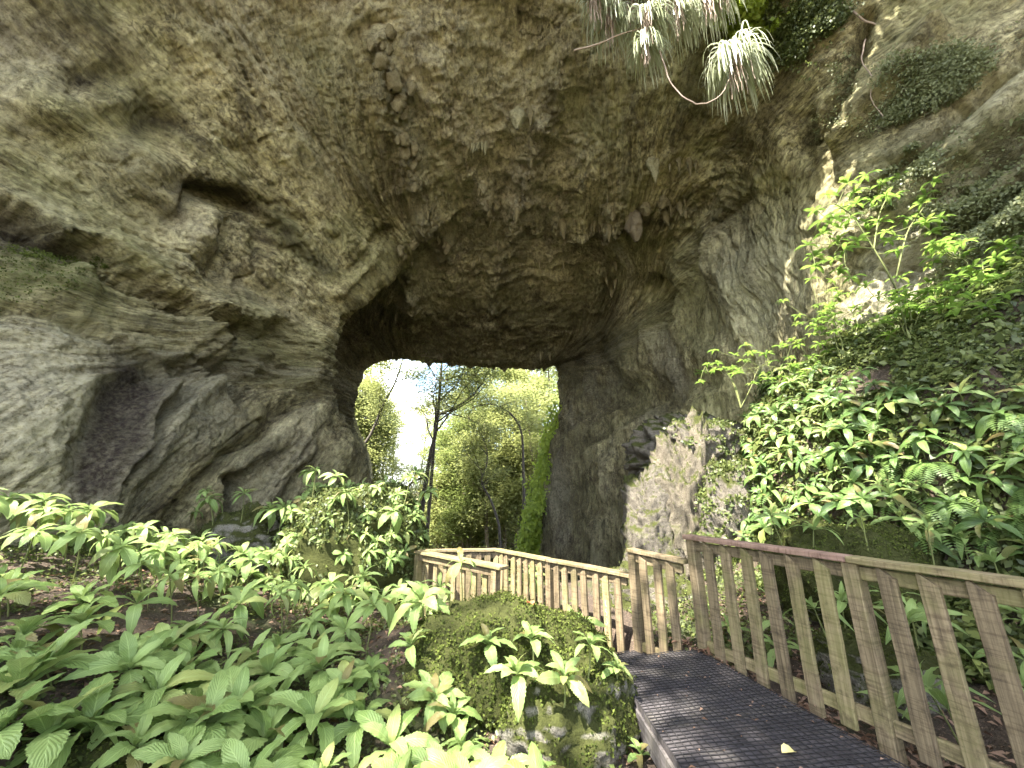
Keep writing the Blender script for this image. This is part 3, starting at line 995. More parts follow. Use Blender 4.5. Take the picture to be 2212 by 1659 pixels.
def board_mesh(L, w, h, bev=0.006, slant=0.0, wob=0.0, seed=0):
    """beam along +X, centred in Y and Z, edges eased"""
    prof = np.array([(-w / 2 + bev, -h / 2), (w / 2 - bev, -h / 2), (w / 2, -h / 2 + bev), (w / 2, h / 2 - bev),
                     (w / 2 - bev, h / 2), (-w / 2 + bev, h / 2), (-w / 2, h / 2 - bev), (-w / 2, -h / 2 + bev)])
    xs_ = [0, bev] + list(np.linspace(0, L, 7)[1:-1]) + [L - bev, L]
    r_ = np.random.default_rng(seed)
    V, Fc = [], []
    n = len(xs_)
    off = r_.normal(0, wob, (n, 2))
    for i, x in enumerate(xs_):
        k = (1 - 2 * bev / min(w, h)) if i in (0, n - 1) else 1.0
        for (py, pz) in prof:
            xx = x
            if slant and i >= n - 2:
                xx = x - slant * np.clip((py / w + 0.15) * 2.0, 0, 1)
            V.append((xx, py * k + off[i, 0], pz * k + off[i, 1]))
    for i in range(n - 1):
        for j in range(8):
            j2 = (j + 1) % 8
            Fc.append((i * 8 + j, i * 8 + j2, (i + 1) * 8 + j2, (i + 1) * 8 + j))
    for b0, fl in ((0, True), ((n - 1) * 8, False)):
        for (a, b, c, d) in ((0, 1, 2, 3), (0, 3, 4, 7), (4, 5, 6, 7)):
            q = (b0 + a, b0 + b, b0 + c, b0 + d)
            Fc.append(q[::-1] if fl else q)
    return mesh_np('board', V, Fc, smooth=False)


def member(name, p, q, w, h, mat, parent, up=(0, 0, 1), slant=0.0, wob=0.0015, me=None):
    p, q = Vector(p), Vector(q)
    x = (q - p).normalized()
    z = Vector(up)
    y = z.cross(x).normalized()
    z = x.cross(y)
    if me is None:
        me = board_mesh((q - p).length, w, h, 0.006, slant, wob, random.randrange(9999))
    o = obj(name, me, mat, parent)
    R = Matrix((x, y, z)).transposed().to_4x4()
    base = parent.location if parent is not None else Vector((0, 0, 0))
    o.matrix_local = Matrix.Translation(p - base) @ R
    return o


def poly_at(P, s):
    P = np.asarray(P, float)
    return np.array([np.interp(s, np.linspace(0, 1, len(P)), P[:, k]) for k in range(P.shape[1])]).T


def deck(name, label, Lp, Rp, z, n, thick=0.045, net=True):
    root = bpy.data.objects.new(name, None)
    COL.objects.link(root)
    root.location = (float(np.mean([p[0] for p in Lp + Rp])), float(np.mean([p[1] for p in Lp + Rp])), z)
    tag(root, label, kind='structure')
    b = np.array(root.location)
    r_ = np.random.default_rng(n)
    for i in range(n):
        s0, s1 = i / n, (i + 1) / n - 0.05 / n
        c = np.concatenate([poly_at(Lp, [s0]), poly_at(Rp, [s0]), poly_at(Rp, [s1]), poly_at(Lp, [s1])])
        zt = z + r_.normal(0, 0.0012)
        top = np.c_[c, np.full(4, zt)]
        bot = np.c_[c, np.full(4, zt - thick)]
        V = np.concatenate([top, bot]) - b
        Fc = [(0, 1, 2, 3), (7, 6, 5, 4), (0, 4, 5, 1), (1, 5, 6, 2), (2, 6, 7, 3), (3, 7, 4, 0)]
        obj('plank', mesh_np('plank', V, Fc, smooth=False), M['plank'], root)
    if net:
        mb = MB()
        Ltot = np.sum(np.linalg.norm(np.diff(np.array(Lp), axis=0), axis=1)) * 0.5 + np.sum(np.linalg.norm(np.diff(np.array(Rp), axis=0), axis=1)) * 0.5
        m = int(Ltot / 0.044)
        for i in range(m + 1):
            s = i / m
            a, c = poly_at(Lp, [s])[0], poly_at(Rp, [s])[0]
            t = np.linspace(0.0, 1.0, 14)
            pts = a + (c - a) * t[:, None]
            zz = z + 0.005 + 0.003 * r_.random(14)
            pts = np.c_[pts + r_.normal(0, 0.0025, pts.shape), zz] - b
            mb.tube(pts, np.full(14, 0.0034), 4)
        k = int(1.05 / 0.044)
        for j in range(k + 1):
            w = j / k
            s = np.linspace(0, 1, 46)
            pts = poly_at(Lp, s) * (1 - w) + poly_at(Rp, s) * w
            zz = z + 0.007 + 0.003 * r_.random(46)
            pts = np.c_[pts + r_.normal(0, 0.0025, pts.shape), zz] - b
            mb.tube(pts, np.full(46, 0.0034), 4)
        tag(obj('netting', mb.mesh('netting'), M['wire'], root), kind='stuff')
    return root


LD_ = [(0.90, 4.10), (0.93, 3.2), (0.96, 2.4), (0.75, 1.4), (-0.5, 0.6), (-0.7, -0.6)]
RD_ = [(1.82, 4.34), (2.02, 3.45), (2.24, 2.55), (2.42, 1.8), (2.62, 1.0), (2.8, -0.4)]
bw = deck('boardwalk', 'dark plank boardwalk covered with black netting', LD_, RD_, DZ, 36)
for (a, c) in (((0.92, 4.10), (0.955, 2.3)), ((1.80, 4.32), (2.22, 2.5))):
    member('bearer', (a[0] + 0.01, a[1], DZ - 0.125), (c[0] + 0.01, c[1], DZ - 0.125), 0.06, 0.155, M['plank'], bw)
member('riser', (0.90, 4.105, DZ - 0.14), (1.82, 4.345, DZ - 0.14), 0.04, 0.18, M['plank'], bw)
tr = deck('boardwalk_step', 'plank step below the end of the boardwalk', [(0.82, 4.16), (0.45, 4.75)], [(1.80, 4.42), (1.42, 5.02)], TZ, 4, net=True)
member('riser', (0.47, 4.76, TZ - 0.14), (1.42, 5.03, TZ - 0.14), 0.04, 0.18, M['plank'], tr)
pf = deck('platform', 'lower plank platform inside the railings', [(0.35, 4.85), (-0.15, 5.55), (-1.62, 6.95)], [(1.40, 5.08), (0.75, 5.95), (-0.24, 7.12)], PZ, 18, net=True)

# ------------------------------------------------------------------ railings
BAL = {}


def baluster_mesh(L):
    k = (round(L, 2), random.randrange(3))
    if k not in BAL:
        BAL[k] = board_mesh(k[0], 0.097, 0.036, 0.005, 0.055, 0.0012, random.randrange(999))
    return BAL[k]


def railing(name, label, posts, capz, deckz, nbal, side, mats=None, cap_w=0.135, ext=(0.0, 0.0), skip_posts=(), skew=0.0):
    """posts: xy list; side = +1/-1 which side of the run carries the balusters"""
    root = empty(name, (posts[0][0], posts[0][1], deckz[0]), label, 'railing')
    for i, p in enumerate(posts):
        if i in skip_posts:
            continue
        zc = capz[min(i, len(capz) - 1)]
        zb = deckz[min(i, len(deckz) - 1)] - 0.55
        d = (Vector(posts[min(i + 1, len(posts) - 1)]) - Vector(posts[max(i - 1, 0)])).normalized()
        member('post', (p[0], p[1], zb), (p[0], p[1], zc - 0.042), 0.098, 0.098, M['wood'], root, up=(-d.y, d.x, 0), slant=0.0, wob=0.002)
    for i in range(len(posts) - 1):
        a, c = Vector(posts[i]), Vector(posts[i + 1])
        d = (c - a).normalized()
        nrm = Vector((-d.y, d.x)) * side
        za, zc = capz[i], capz[i + 1]
        e0 = ext[0] if i == 0 else -0.0
        e1 = ext[1] if i == len(posts) - 2 else -0.004
        ca, cc = a - d * e0 + nrm * 0.012, c + d * e1 + nrm * 0.012
        mt = (mats or [M['wood']])[min(i, len(mats or [0]) - 1)]
        member('top_rail', (ca.x, ca.y, za - 0.022), (cc.x, cc.y, zc - 0.022), cap_w, 0.042, mt, root)
        ia, ic = a + d * 0.045, c - d * 0.045
        member('upper_rail', (ia.x, ia.y, za - 0.105), (ic.x, ic.y, zc - 0.105), 0.044, 0.088, M['wood'], root)
        da, dc = deckz[i], deckz[i + 1]
        member('lower_rail', (ia.x, ia.y, da + 0.085), (ic.x, ic.y, dc + 0.085), 0.044, 0.088, M['wood'], root)
        n = nbal[i]
        for k in range(n):
            t = (k + 1) / (n + 1)
            q = a + (c - a) * t + nrm * 0.037
            zt = za + (zc - za) * t - 0.046
            zb = da + (dc - da) * t - 0.02 + random.uniform(-0.02, 0.02)
            L = zt - zb
            lean = d * random.gauss(skew, 0.013)
            me = baluster_mesh(L)
            Lr = round(L, 2)
            # local X up, local Y along the run, local Z out of the run
            x = Vector((lean.x, lean.y, 1)).normalized()
            yv = Vector((d.x, d.y, 0))
            z = x.cross(yv).normalized()
            yv = z.cross(x)
            o = obj('baluster', me, M['wood'], root)
            R = Matrix((x, yv, z)).transposed().to_4x4()
            o.matrix_local = Matrix.Translation(Vector((q.x, q.y, zt - Lr)) - root.location) @ R
    return root


P1, P2 = (1.88, 4.30), (2.41, 2.97)
P3 = (2.95, 1.62)
P4 = (3.45, 0.35)
railing('wooden_railing', 'tall brown timber railing with a pinkish top rail beside the netted boardwalk', [P1, P2, P3, P4], [-.445, -.445, -.445, -.445], [DZ - .03, DZ - .03, DZ - .03, DZ - .03], [6, 6, 5], -1,
        [M['wood_pink'], M['wood'], M['wood']], ext=(0.06, 0.05))
railing('wooden_railing', 'short dark timber railing of three balusters beside the step down', [(1.45, 4.99), (1.82, 4.38)], [-.665, -.69], [TZ - .02, TZ - .02], [3], -1, ext=(0.04, 0.02), skip_posts=(1,), cap_w=0.12)
fr = railing('wooden_railing', 'long sunlit timber railing along the far side of the lower platform', [(1.42, 5.08), (0.55, 6.16), (-0.26, 7.16), (-1.50, 7.02)], [-.955, -.955, -.955, -.955], [PZ, PZ, PZ, PZ], [7, 7, 7], 1, ext=(0.04, 0.0), skip_posts=(0,))
lf = railing('wooden_railing', 'timber railing with a wide top rail ending free in front of the platform', [(-1.56, 6.93), (-0.22, 5.62)], [-.955, -.955], [PZ, PZ], [7], 1, ext=(0.07, 0.16), cap_w=0.17)

# scratched letters on one baluster of the long railing: K, S, B
bals = [c for c in fr.children if c.name.startswith('baluster')]
bl = bals[1]
strokes = {'K': [[(-.3, 1), (-.3, -1)], [(.4, 1), (-.3, 0), (.45, -1)]],
           'S': [[(.35, 1), (-.3, 1), (-.3, .1), (.25, .05), (.4, -.4), (.2, -.95), (-.35, -.9)]],
           'B': [[(-.4, 1.0), (.3, .8), (.1, .15), (-.3, .05)], [(.1, .1), (.45, -.35), (.1, -.9), (-.45, -.6), (-.05, -1.2)]]}
mb = MB()
for ch, cx in (('K', 0.70), ('S', 0.60), ('B', 0.50)):
    for st in strokes[ch]:
        pts = np.array([(cx + 0.036 * y_, -0.030 * x_, 0.0172) for x_, y_ in st])
        mb.tube(pts, np.full(len(pts), 0.0024), 5)
obj('carved_letters', mb.mesh('letters'), M['scratch'], bl)

# ------------------------------------------------------------------ scattered small leaves
def rand_unit(n, r_):
    v = r_.normal(size=(n, 3))
    return v / np.linalg.norm(v, axis=1)[:, None]


def leaf_quads(P, size, nrm=None, lift=0.5, width=0.5, r_=RNG, droop=0.0, fold=0.15):
    """one small kite-shaped leaf at every point"""
    n = len(P)
    size = np.broadcast_to(size, (n,))
    t = rand_unit(n, r_)
    if nrm is not None:
        t = t - nrm * np.sum(t * nrm, 1)[:, None]
        t = t + nrm * (lift * r_.random(n))[:, None]
    t[:, 2] -= droop
    t /= np.linalg.norm(t, axis=1)[:, None] + 1e-9
    ref = (nrm if nrm is not None else rand_unit(n, r_)) + 0.5 * rand_unit(n, r_)
    b = np.cross(t, ref)
    b /= np.linalg.norm(b, axis=1)[:, None] + 1e-9
    c = np.cross(b, t)
    L = size[:, None]
    w = L * width * 0.5
    v0 = P
    v1 = P + t * L * 0.5 + b * w + c * L * fold
    v2 = P + t * L - c * L * fold * 0.6
    v3 = P + t * L * 0.5 - b * w + c * L * fold
    V = np.stack([v0, v1, v2, v3], 1).reshape(-1, 3)
    Fc = np.arange(4 * n).reshape(n, 4)
    return V, Fc


# ------------------------------------------------------------------ boulders
def boulder(name, label, c, r, seed, mat, moss_n=2500, amp=0.22, freq=1.6, sq=0.75, rotz=0.0, moss_size=(0.014, 0.03), res=(110, 70), vert=False, moss_min=-0.1, moss_mat='moss'):
    r_ = np.random.default_rng(seed)
    th = np.linspace(0, 2 * np.pi, res[0], endpoint=False)
    ph = np.linspace(-np.pi / 2, np.pi / 2, res[1])
    T, Pp = np.meshgrid(th, ph)
    f = lambda a, e: np.sign(a) * np.abs(a) ** e
    D = np.stack([f(np.cos(Pp), sq) * f(np.cos(T), sq), f(np.cos(Pp), sq) * f(np.sin(T), sq), f(np.sin(Pp), sq)], -1)
    Pw = D * np.array(r)
    Q = Pw / np.mean(r) + seed * 3.7
    if vert:
        Q = Q * np.array([1, 1, 0.35])
    k = 1 + amp * fbm(Q, freq, 3, seed) + 0.5 * amp * fbm(Q, freq * 2.6, 4, seed + 3, ridged=True) + 0.18 * amp * fbm(Q, freq * 9, 3, seed + 5)
    Pw = Pw * k[..., None]
    cr, sr = math.cos(rotz), math.sin(rotz)
    Pw = np.stack([Pw[..., 0] * cr - Pw[..., 1] * sr, Pw[..., 0] * sr + Pw[..., 1] * cr, Pw[..., 2]], -1)
    nr, nc = T.shape
    ii = np.arange(nr * nc).reshape(nr, nc)
    nx = np.roll(ii, -1, 1)
    Fc = np.stack([ii[:-1], nx[:-1], nx[1:], ii[1:]], -1).reshape(-1, 4)
    o = obj('stone', mesh_np('stone', Pw.reshape(-1, 3), Fc), mat)
    root = empty(name, c, label, 'boulder')
    o.parent = root
    if moss_n:
        du, dv = np.gradient(Pw, axis=0), np.roll(Pw, -1, 1) - np.roll(Pw, 1, 1)
        nn = np.cross(dv, du)
        nn /= np.linalg.norm(nn, axis=-1, keepdims=True) + 1e-9
        area = np.linalg.norm(np.cross(dv, du), axis=-1).ravel()
        ok = (nn[..., 2].ravel() > moss_min)
        w = area * ok * sstep(-0.45, 0.25, fbm(Q, 2.2, 3, seed + 9).ravel())
        idx = r_.choice(len(w), moss_n, p=w / w.sum())
        pts = Pw.reshape(-1, 3)[idx] + r_.normal(0, 0.012, (moss_n, 3))
        V, Fq_ = leaf_quads(pts, r_.uniform(*moss_size, moss_n), nn.reshape(-1, 3)[idx], 1.2, 0.7, r_)
        tag(obj('moss', mesh_np('moss', V, Fq_), M[moss_mat], root), kind='stuff')
    return root, Pw + np.array(c), (nn if moss_n else None)


B_front = boulder('mossy_boulder', 'broad flat-topped mossy boulder in front of the platform railing', (0.0, 4.2, -1.72), (0.98, 0.72, 0.58), 11, M['boulder_green'], 26000, 0.26, sq=0.8, moss_size=(0.014, 0.034), moss_min=-0.6)
B_side = boulder('mossy_boulder', 'bare-cheeked mossy boulder against the left edge of the boardwalk', (0.42, 3.55, -1.86), (0.46, 0.55, 0.52), 12, M['boulder'], 8000, 0.32)
B_knoll = boulder('mossy_knoll', 'tall rounded knoll of rock covered in small-leaved plants and moss', (-2.75, 7.4, -1.15), (1.15, 1.0, 1.22), 13, M['boulder_green'], 14000, 0.16, moss_size=(0.03, 0.075), moss_mat='creeper')
B_peak = boulder('mossy_boulder', 'knobbly brown-green mossy boulder at the foot of the ribbed wall', (-5.1, 7.9, -1.15), (0.72, 0.6, 0.72), 14, M['boulder'], 3500, 0.30)
B_left = boulder('mossy_boulder', 'low mossy rock under the left bed of toothed plants', (-2.75, 3.25, -1.95), (0.95, 0.7, 0.40), 15, M['boulder_green'], 7000, 0.22)
B_bank = boulder('mossy_boulder', 'olive mossy boulder behind the pinkish top rail', (3.95, 4.9, -0.98), (0.72, 0.62, 0.58), 16, M['boulder_green'], 12000, 0.26)
B_out = boulder('limestone_outcrop', 'pale sunlit fluted limestone outcrop behind the short railing', (3.45, 7.8, -0.75), (0.62, 0.6, 1.75), 17, M['boulder_bare'], 2500, 0.46, freq=2.6, vert=True, sq=0.95, res=(150, 130))
B_out2 = boulder('limestone_outcrop', 'tan mossy jutting rock beside the pale fluted outcrop', (2.75, 7.9, -0.95), (0.50, 0.5, 1.15), 18, M['boulder_tan'], 3500, 0.36, freq=1.8, res=(120, 100))
B_ledge = boulder('limestone_outcrop', 'brown rock ledge sloping up from the pale outcrop to the cave wall', (4.6, 9.2, 0.75), (1.7, 0.8, 0.75), 19, M['boulder_tan'], 1500, 0.42, freq=2.0, rotz=0.25, res=(150, 90))
B_low = boulder('mossy_boulder', 'small mossy stone on the litter behind the tall railing', (3.15, 3.85, -1.55), (0.42, 0.38, 0.30), 20, M['boulder'], 2000, 0.25)
boulder('limestone_outcrop', 'leaf-topped block of rock at the head of the pale outcrop', (3.9, 8.0, 0.75), (0.6, 0.5, 0.6), 27, M['boulder_tan'], 5000, 0.45, freq=2.0, moss_size=(0.03, 0.08), moss_mat='creeper')
boulder('limestone_outcrop', 'rough brown boulder low behind the short railing of three balusters', (2.2, 7.0, -1.95), (0.75, 0.6, 0.62), 24, M['boulder_tan'], 2500, 0.36)
boulder('limestone_outcrop', 'mossy rock shoulder between the pale outcrop and the bank plants', (3.9, 7.2, -0.8), (0.55, 0.5, 1.1), 25, M['boulder_tan'], 6000, 0.34, moss_size=(0.03, 0.08), moss_mat='creeper')
BOULDERS = [((0.0, 4.2), 0.85), ((0.42, 3.55), 0.45), ((-2.75, 7.4), 0.9), ((-5.1, 7.9), 0.55)]

# ------------------------------------------------------------------ broad leaves
def leaf_mesh(n, m, width, droop, fold, serr, seed, tip=0.55):
    r_ = np.random.default_rng(seed)
    u = np.linspace(0, 1, n + 1)
    v = np.linspace(-1, 1, m + 1)
    hw = width * np.sin(np.pi * u ** (0.62 + tip * 0.62)) ** 0.75
    hw = np.maximum(hw, 0.018 * (1 - u))
    hw[0] = 0.012
    hw[-1] = 0.004
    side = r_.normal(0, 0.05)
    UU, VV = np.meshgrid(u, v, indexing='ij')
    HW = hw[:, None] * np.ones_like(VV)
    edge = np.abs(VV) > 0.98
    HW = HW * (1 + np.where(edge, serr * np.where((np.arange(n + 1) % 2)[:, None] == 0, 1, -1), 0))
    y = VV * HW + side * UU ** 2
    z = 0.16 * np.sin(np.pi * 0.8 * UU) - droop * UU ** 2 + fold * np.abs(VV) * HW
    z += 0.012 * np.sin(UU * np.pi * 9) * np.abs(VV) ** 1.5
    x = UU * (1 - 0.22 * droop * UU)
    V = np.stack([x, y, z], -1).reshape(-1, 3)
    uv = np.stack([UU, VV * 0.5 + 0.5], -1).reshape(-1, 2)
    ii = np.arange((n + 1) * (m + 1)).reshape(n + 1, m + 1)
    Fc = np.stack([ii[:-1, :-1], ii[1:, :-1], ii[1:, 1:], ii[:-1, 1:]], -1).reshape(-1, 4)
    return mesh_np('leaf', V, Fc, uv)


def with_mat(me, mat):
    me.materials.append(mat)
    return me


LEAF = {
    'near': [with_mat(leaf_mesh(28, 4, 0.175, d, f, 0.07, i, 0.95), M['leaf']) for i, (d, f) in enumerate([(0.1, 0.25), (0.25, 0.15), (0.4, 0.2), (0.55, 0.1), (0.3, -0.1), (0.7, 0.2)])],
    'mid': [with_mat(leaf_mesh(12, 4, 0.165, d, f, 0.05, i + 20, 0.8), M['leaf']) for i, (d, f) in enumerate([(0.15, 0.2), (0.3, 0.15), (0.5, 0.15), (0.7, 0.1)])],
    'bank': [with_mat(leaf_mesh(10, 4, 0.155, d, f, 0.0, i + 40, 0.7), M['leaf_bank']) for i, (d, f) in enumerate([(0.15, 0.2), (0.3, 0.15), (0.5, 0.15), (0.7, 0.1)])],
    'lance': [with_mat(leaf_mesh(10, 4, 0.10, d, f, 0.0, i + 60, 0.4), M['leaf']) for i, (d, f) in enumerate([(0.15, 0.2), (0.3, 0.15), (0.45, 0.15)])],
    'sap': [with_mat(leaf_mesh(8, 2, 0.15, d, f, 0.0, i + 80, 0.6), M['leaf_sapling']) for i, (d, f) in enumerate([(0.1, 0.2), (0.25, 0.2), (0.4, 0.15)])],
}
STEM = {}


def stem_mesh(h):
    k = max(0.06, round(h / 0.06) * 0.06)
    key = round(k, 2)
    if key not in STEM:
        mb = MB()
        t = np.linspace(0, 1, 5)
        mb.tube(np.c_[0.03 * np.sin(t * 3) * (1 - t), 0.02 * np.sin(t * 2.2) * (1 - t), -0.10 + (key + 0.10) * t], 0.008 - 0.003 * t, 6)
        STEM[key] = mb.mesh('stem')
        STEM[key].materials.append(M['stem'])
    return STEM[key], key


def plant(name, loc, size, nleaf, kind, h, label, group, lean=(0, 0), open_=(60, -5), cat='plant'):
    root = empty(name, loc, label, cat, group)
    me, hh = stem_mesh(h)
    obj('stem', me, None, root)
    y0 = random.uniform(0, 6.28)
    for i in range(nleaf):
        f = i / max(1, nleaf - 1)              # 0 outer .. 1 inner
        el = math.radians(open_[1] + (open_[0] - open_[1]) * f ** 1.4 + random.gauss(0, 7))
        yaw = y0 + i * 2.39996 + random.gauss(0, 0.12)
        o = obj('leaf', random.choice(LEAF[kind]), None, root)
        L = size * (1.0 - 0.42 * f) * random.uniform(0.85, 1.1)
        o.rotation_mode = 'QUATERNION'
        o.rotation_quaternion = Quaternion((0, 0, 1), yaw) @ Quaternion((0, 1, 0), -el) @ Quaternion((1, 0, 0), random.gauss(0, 0.18))
        o.scale = (L, L * random.uniform(0.85, 1.15), L)
        o.location = (0, 0, hh - 0.012 * (1 - f) - 0.002)
    root.rotation_euler = (lean[0], lean[1], 0)
    return root


placed = []


def free(x, y, d):
    return all((x - a) ** 2 + (y - b) ** 2 > d * d for a, b in placed)


def on_boulder(B, x, y):
    P = B[1].reshape(-1, 3)
    m = np.argmin((P[:, 0] - x) ** 2 + (P[:, 1] - y) ** 2 - np.where(P[:, 2] > B[1][..., 2].mean(), 0.01, 0) * P[:, 2])
    return P[m, 2]


def surf_z(x, y):
    z = float(Hq(np.array([x]), np.array([y]))[0])
    for B in (B_front, B_side, B_knoll, B_peak, B_left, B_bank, B_low):
        P = B[1].reshape(-1, 3)
        d = (P[:, 0] - x) ** 2 + (P[:, 1] - y) ** 2
        m = d < 0.006
        if m.any():
            z = max(z, float(P[m, 2].max()) - 0.02)
    return z


# hand-placed rosettes of the foreground: picture position of the heart, leaf length
fg = [(405, 1390, .30), (544, 1450, .27), (363, 1440, .28), (329, 1550, .30), (194, 1607, .32), (502, 1600, .32), (590, 1490, .28), (890, 1470, .22),
      (784, 1575, .24), (25, 1530, .30), (169, 1392, .30), (181, 1316, .30), (42, 1400, .30), (696, 1485, .25), (666, 1615, .28), (850, 1640, .26),
      (930, 1545, .24), (1055, 1530, .24), (1150, 1540, .22), (1275, 1595, .19), (1037, 1470, .19), (1011, 1400, .15), (925, 1394, .17), (1231, 1385, .14),
      (1290, 1440, .12), (1330, 1520, .12), (1340, 1600, .14), (1000, 1630, .25), (1120, 1630, .24), (1220, 1650, .22), (90, 1640, .3), (420, 1640, .3), (270, 1480, .28),
      (740, 1530, .22), (600, 1400, .24), (480, 1500, .3), (100, 1480, .3), (970, 1590, .22), (560, 1640, .3), (10, 1620, .3), (1385, 1640, .13), (1300, 1500, .11)]


def zone_label(x, y, back):
    if not back:
        if x > -0.55:
            return 'low toothed-leaf plant growing around the mossy boulders by the boardwalk', 'toothed-leaf plants around the boulders'
        if math.hypot(x + 2.75, y - 3.15) < 1.0:
            return 'large toothed-leaf rosette rooted on the low mossy rock of the left bed', 'rosettes on the low mossy rock'
        if x > -1.75:
            return 'large toothed-leaf rosette between the low mossy rock and the flat-topped boulder', 'rosettes between rock and boulder'
        if x < -3.4:
            return 'large toothed-leaf rosette on the slope beneath the pale stained wall', 'rosettes beneath the pale wall'
        return 'large toothed-leaf rosette in the open middle of the left bed', 'rosettes in the middle of the left bed'
    if x > -2.2:
        return 'drooping whorled plant beside the free end of the wide-topped railing', 'whorled plants beside the railing end'
    if x > -3.9 and y > 5.6:
        return 'drooping whorled plant crowding the foot of the mossy knoll', 'whorled plants at the foot of the knoll'
    if x < -5.2:
        return 'tall drooping plant pressed against the foot of the pale stained wall', 'plants against the pale wall'
    if y > 6.4:
        return 'drooping whorled plant below the knobbly boulder and the ribbed wall', 'plants below the ribbed wall'
    return 'drooping whorled plant in the dense band across the back of the left bed', 'plants in the back of the left bed'


for (u, v, s) in fg:
    p = ground_hit(u, v + 14)
    if p is None:
        continue
    h = random.uniform(0.06, 0.20)
    z = surf_z(p[0], p[1])
    if ((p[0] - 0.05) / 0.85) ** 2 + ((p[1] - 4.15) / 0.72) ** 2 < 1.0 and v < 1500:
        continue
    if u > 860:
        s *= 0.80
    placed.append((p[0], p[1]))
    lb, gr = zone_label(p[0], p[1], False)
    plant('rosette_plant', (p[0], p[1], z), s * (1.28 if u < 860 else 1.18) * (1.22 if v > 1440 else 1.0), random.randint(10, 14), 'near', h, lb, gr, (random.gauss(0.15, 0.14), random.gauss(0, 0.16)), (66, random.uniform(-12, 10)))

# fill of the front edge
r_ = np.random.default_rng(15)
for _ in range(400):
    u, v = r_.uniform(-60, 1260), r_.uniform(1440, 1760)
    p = ground_hit(u, v, 1.3)
    if p is None or not free(p[0], p[1], 0.27) or math.hypot(p[0] - 0.0, p[1] - 4.2) < 0.8:
        continue
    placed.append((p[0], p[1]))
    lb, gr = zone_label(p[0], p[1], False)
    plant('rosette_plant', (p[0], p[1], surf_z(p[0], p[1])), r_.uniform(0.26, 0.46), random.randint(10, 13), 'near', r_.uniform(0.05, 0.16), lb, gr, (random.gauss(0.15, 0.14), random.gauss(0, 0.16)), (66, random.uniform(-12, 10)))

# the rest of the left bed
r_ = np.random.default_rng(5)
cnt = 0
for _ in range(9000):
    x, y = r_.uniform(-6.9, 0.3), r_.uniform(1.7, 7.9)
    back = y > 4.3
    if x < -1.35 * y - 0.4 or cnt > 215:
        continue
    if any(math.hypot(x - c[0], y - c[1]) < rr for c, rr in BOULDERS) or seg_dist(x, y, PLAT[0], PLAT[1]) < 0.95:
        continue
    if math.hypot(x + 1.45, y - 4.9) < 0.4:
        continue
    if not free(x, y, 0.31 if back else 0.34):
        continue
    placed.append((x, y))
    cnt += 1
    lb, gr = zone_label(x, y, back)
    plant('whorled_plant' if back else 'rosette_plant', (x, y, surf_z(x, y)), r_.uniform(0.24, 0.42) if back else r_.uniform(0.22, 0.46), random.randint(8, 12), ('mid' if r_.random() < 0.75 else 'lance') if back else ('near' if r_.random() < 0.8 else 'mid'),
          r_.uniform(0.22, 0.62) if back else r_.uniform(0.08, 0.30), lb, gr, (random.gauss(0.15, 0.14), random.gauss(0.08, 0.14)), (40, random.uniform(-45, -12)) if back else (58, random.uniform(-20, 5)))

# plants clothing the knoll
P = B_knoll[1].reshape(-1, 3)
cnt = 0
kp = []
for _ in range(5000):
    k = r_.integers(len(P))
    p = P[k]
    if p[2] < -1.8 or p[1] > 7.6 or cnt >= 84 or any(np.linalg.norm(p - q) < 0.17 for q in kp):
        continue
    if p[2] > -0.2 and r_.random() < 0.6:
        continue
    kp.append(p)
    cnt += 1
    plant('knoll_plant', p - np.array([0, -0.04, 0.02]), r_.uniform(0.20, 0.29), random.randint(7, 9), 'mid', r_.uniform(0.06, 0.16),
          ('small whorled plant near the top of the mossy knoll' if p[2] > -0.55 else 'small whorled plant clinging to the side of the mossy knoll that faces the railing' if p[0] > -2.6 else 'small whorled plant clinging to the side of the mossy knoll that faces the ribbed wall'),
          'whorled plants on the knoll' + (' top' if p[2] > -0.55 else ' railing side' if p[0] > -2.6 else ' wall side'), (random.gauss(0.7, 0.2), random.gauss(0, 0.25)), (35, random.uniform(-45, -15)))

# ------------------------------------------------------------------ plants of the right bank
bank_poly = [(1540, 900), (1600, 840), (1760, 800), (1950, 850), (2290, 900), (2290, 1250), (1500, 1180), (1600, 1080)]


def inside_np(U, V, poly):
    c = np.zeros(U.shape, bool)
    n = len(poly)
    for i in range(n):
        (x1, y1), (x2, y2) = poly[i], poly[(i + 1) % n]
        c ^= ((y1 > V) != (y2 > V)) & (U < (x2 - x1) * (V - y1) / (y2 - y1 + 1e-9) + x1)
    return c


def inside(pt, poly):
    c = False
    n = len(poly)
    for i in range(n):
        (x1, y1), (x2, y2) = poly[i], poly[(i + 1) % n]
        if (y1 > pt[1]) != (y2 > pt[1]) and pt[0] < (x2 - x1) * (pt[1] - y1) / (y2 - y1) + x1:
            c = not c
    return c


def bank_label(p):
    if p[1] > 7.2:
        return 'glossy whorled plant on the shoulder of the bank above the pale outcrop', 'bank plants above the outcrop'
    if p[2] > 0.9:
        return 'glossy whorled plant on the upper face of the right bank below the saplings', 'bank plants on the upper face'
    if math.hypot(p[0] - 3.95, p[1] - 4.9) < 1.0:
        return 'glossy whorled plant around the olive mossy boulder behind the railing', 'bank plants around the olive boulder'
    if p[1] > 5.6:
        return 'glossy whorled plant low on the bank between the outcrop and the olive boulder', 'bank plants between outcrop and boulder'
    return 'glossy whorled plant on the lower right bank above the greenish top rail', 'bank plants above the top rail'


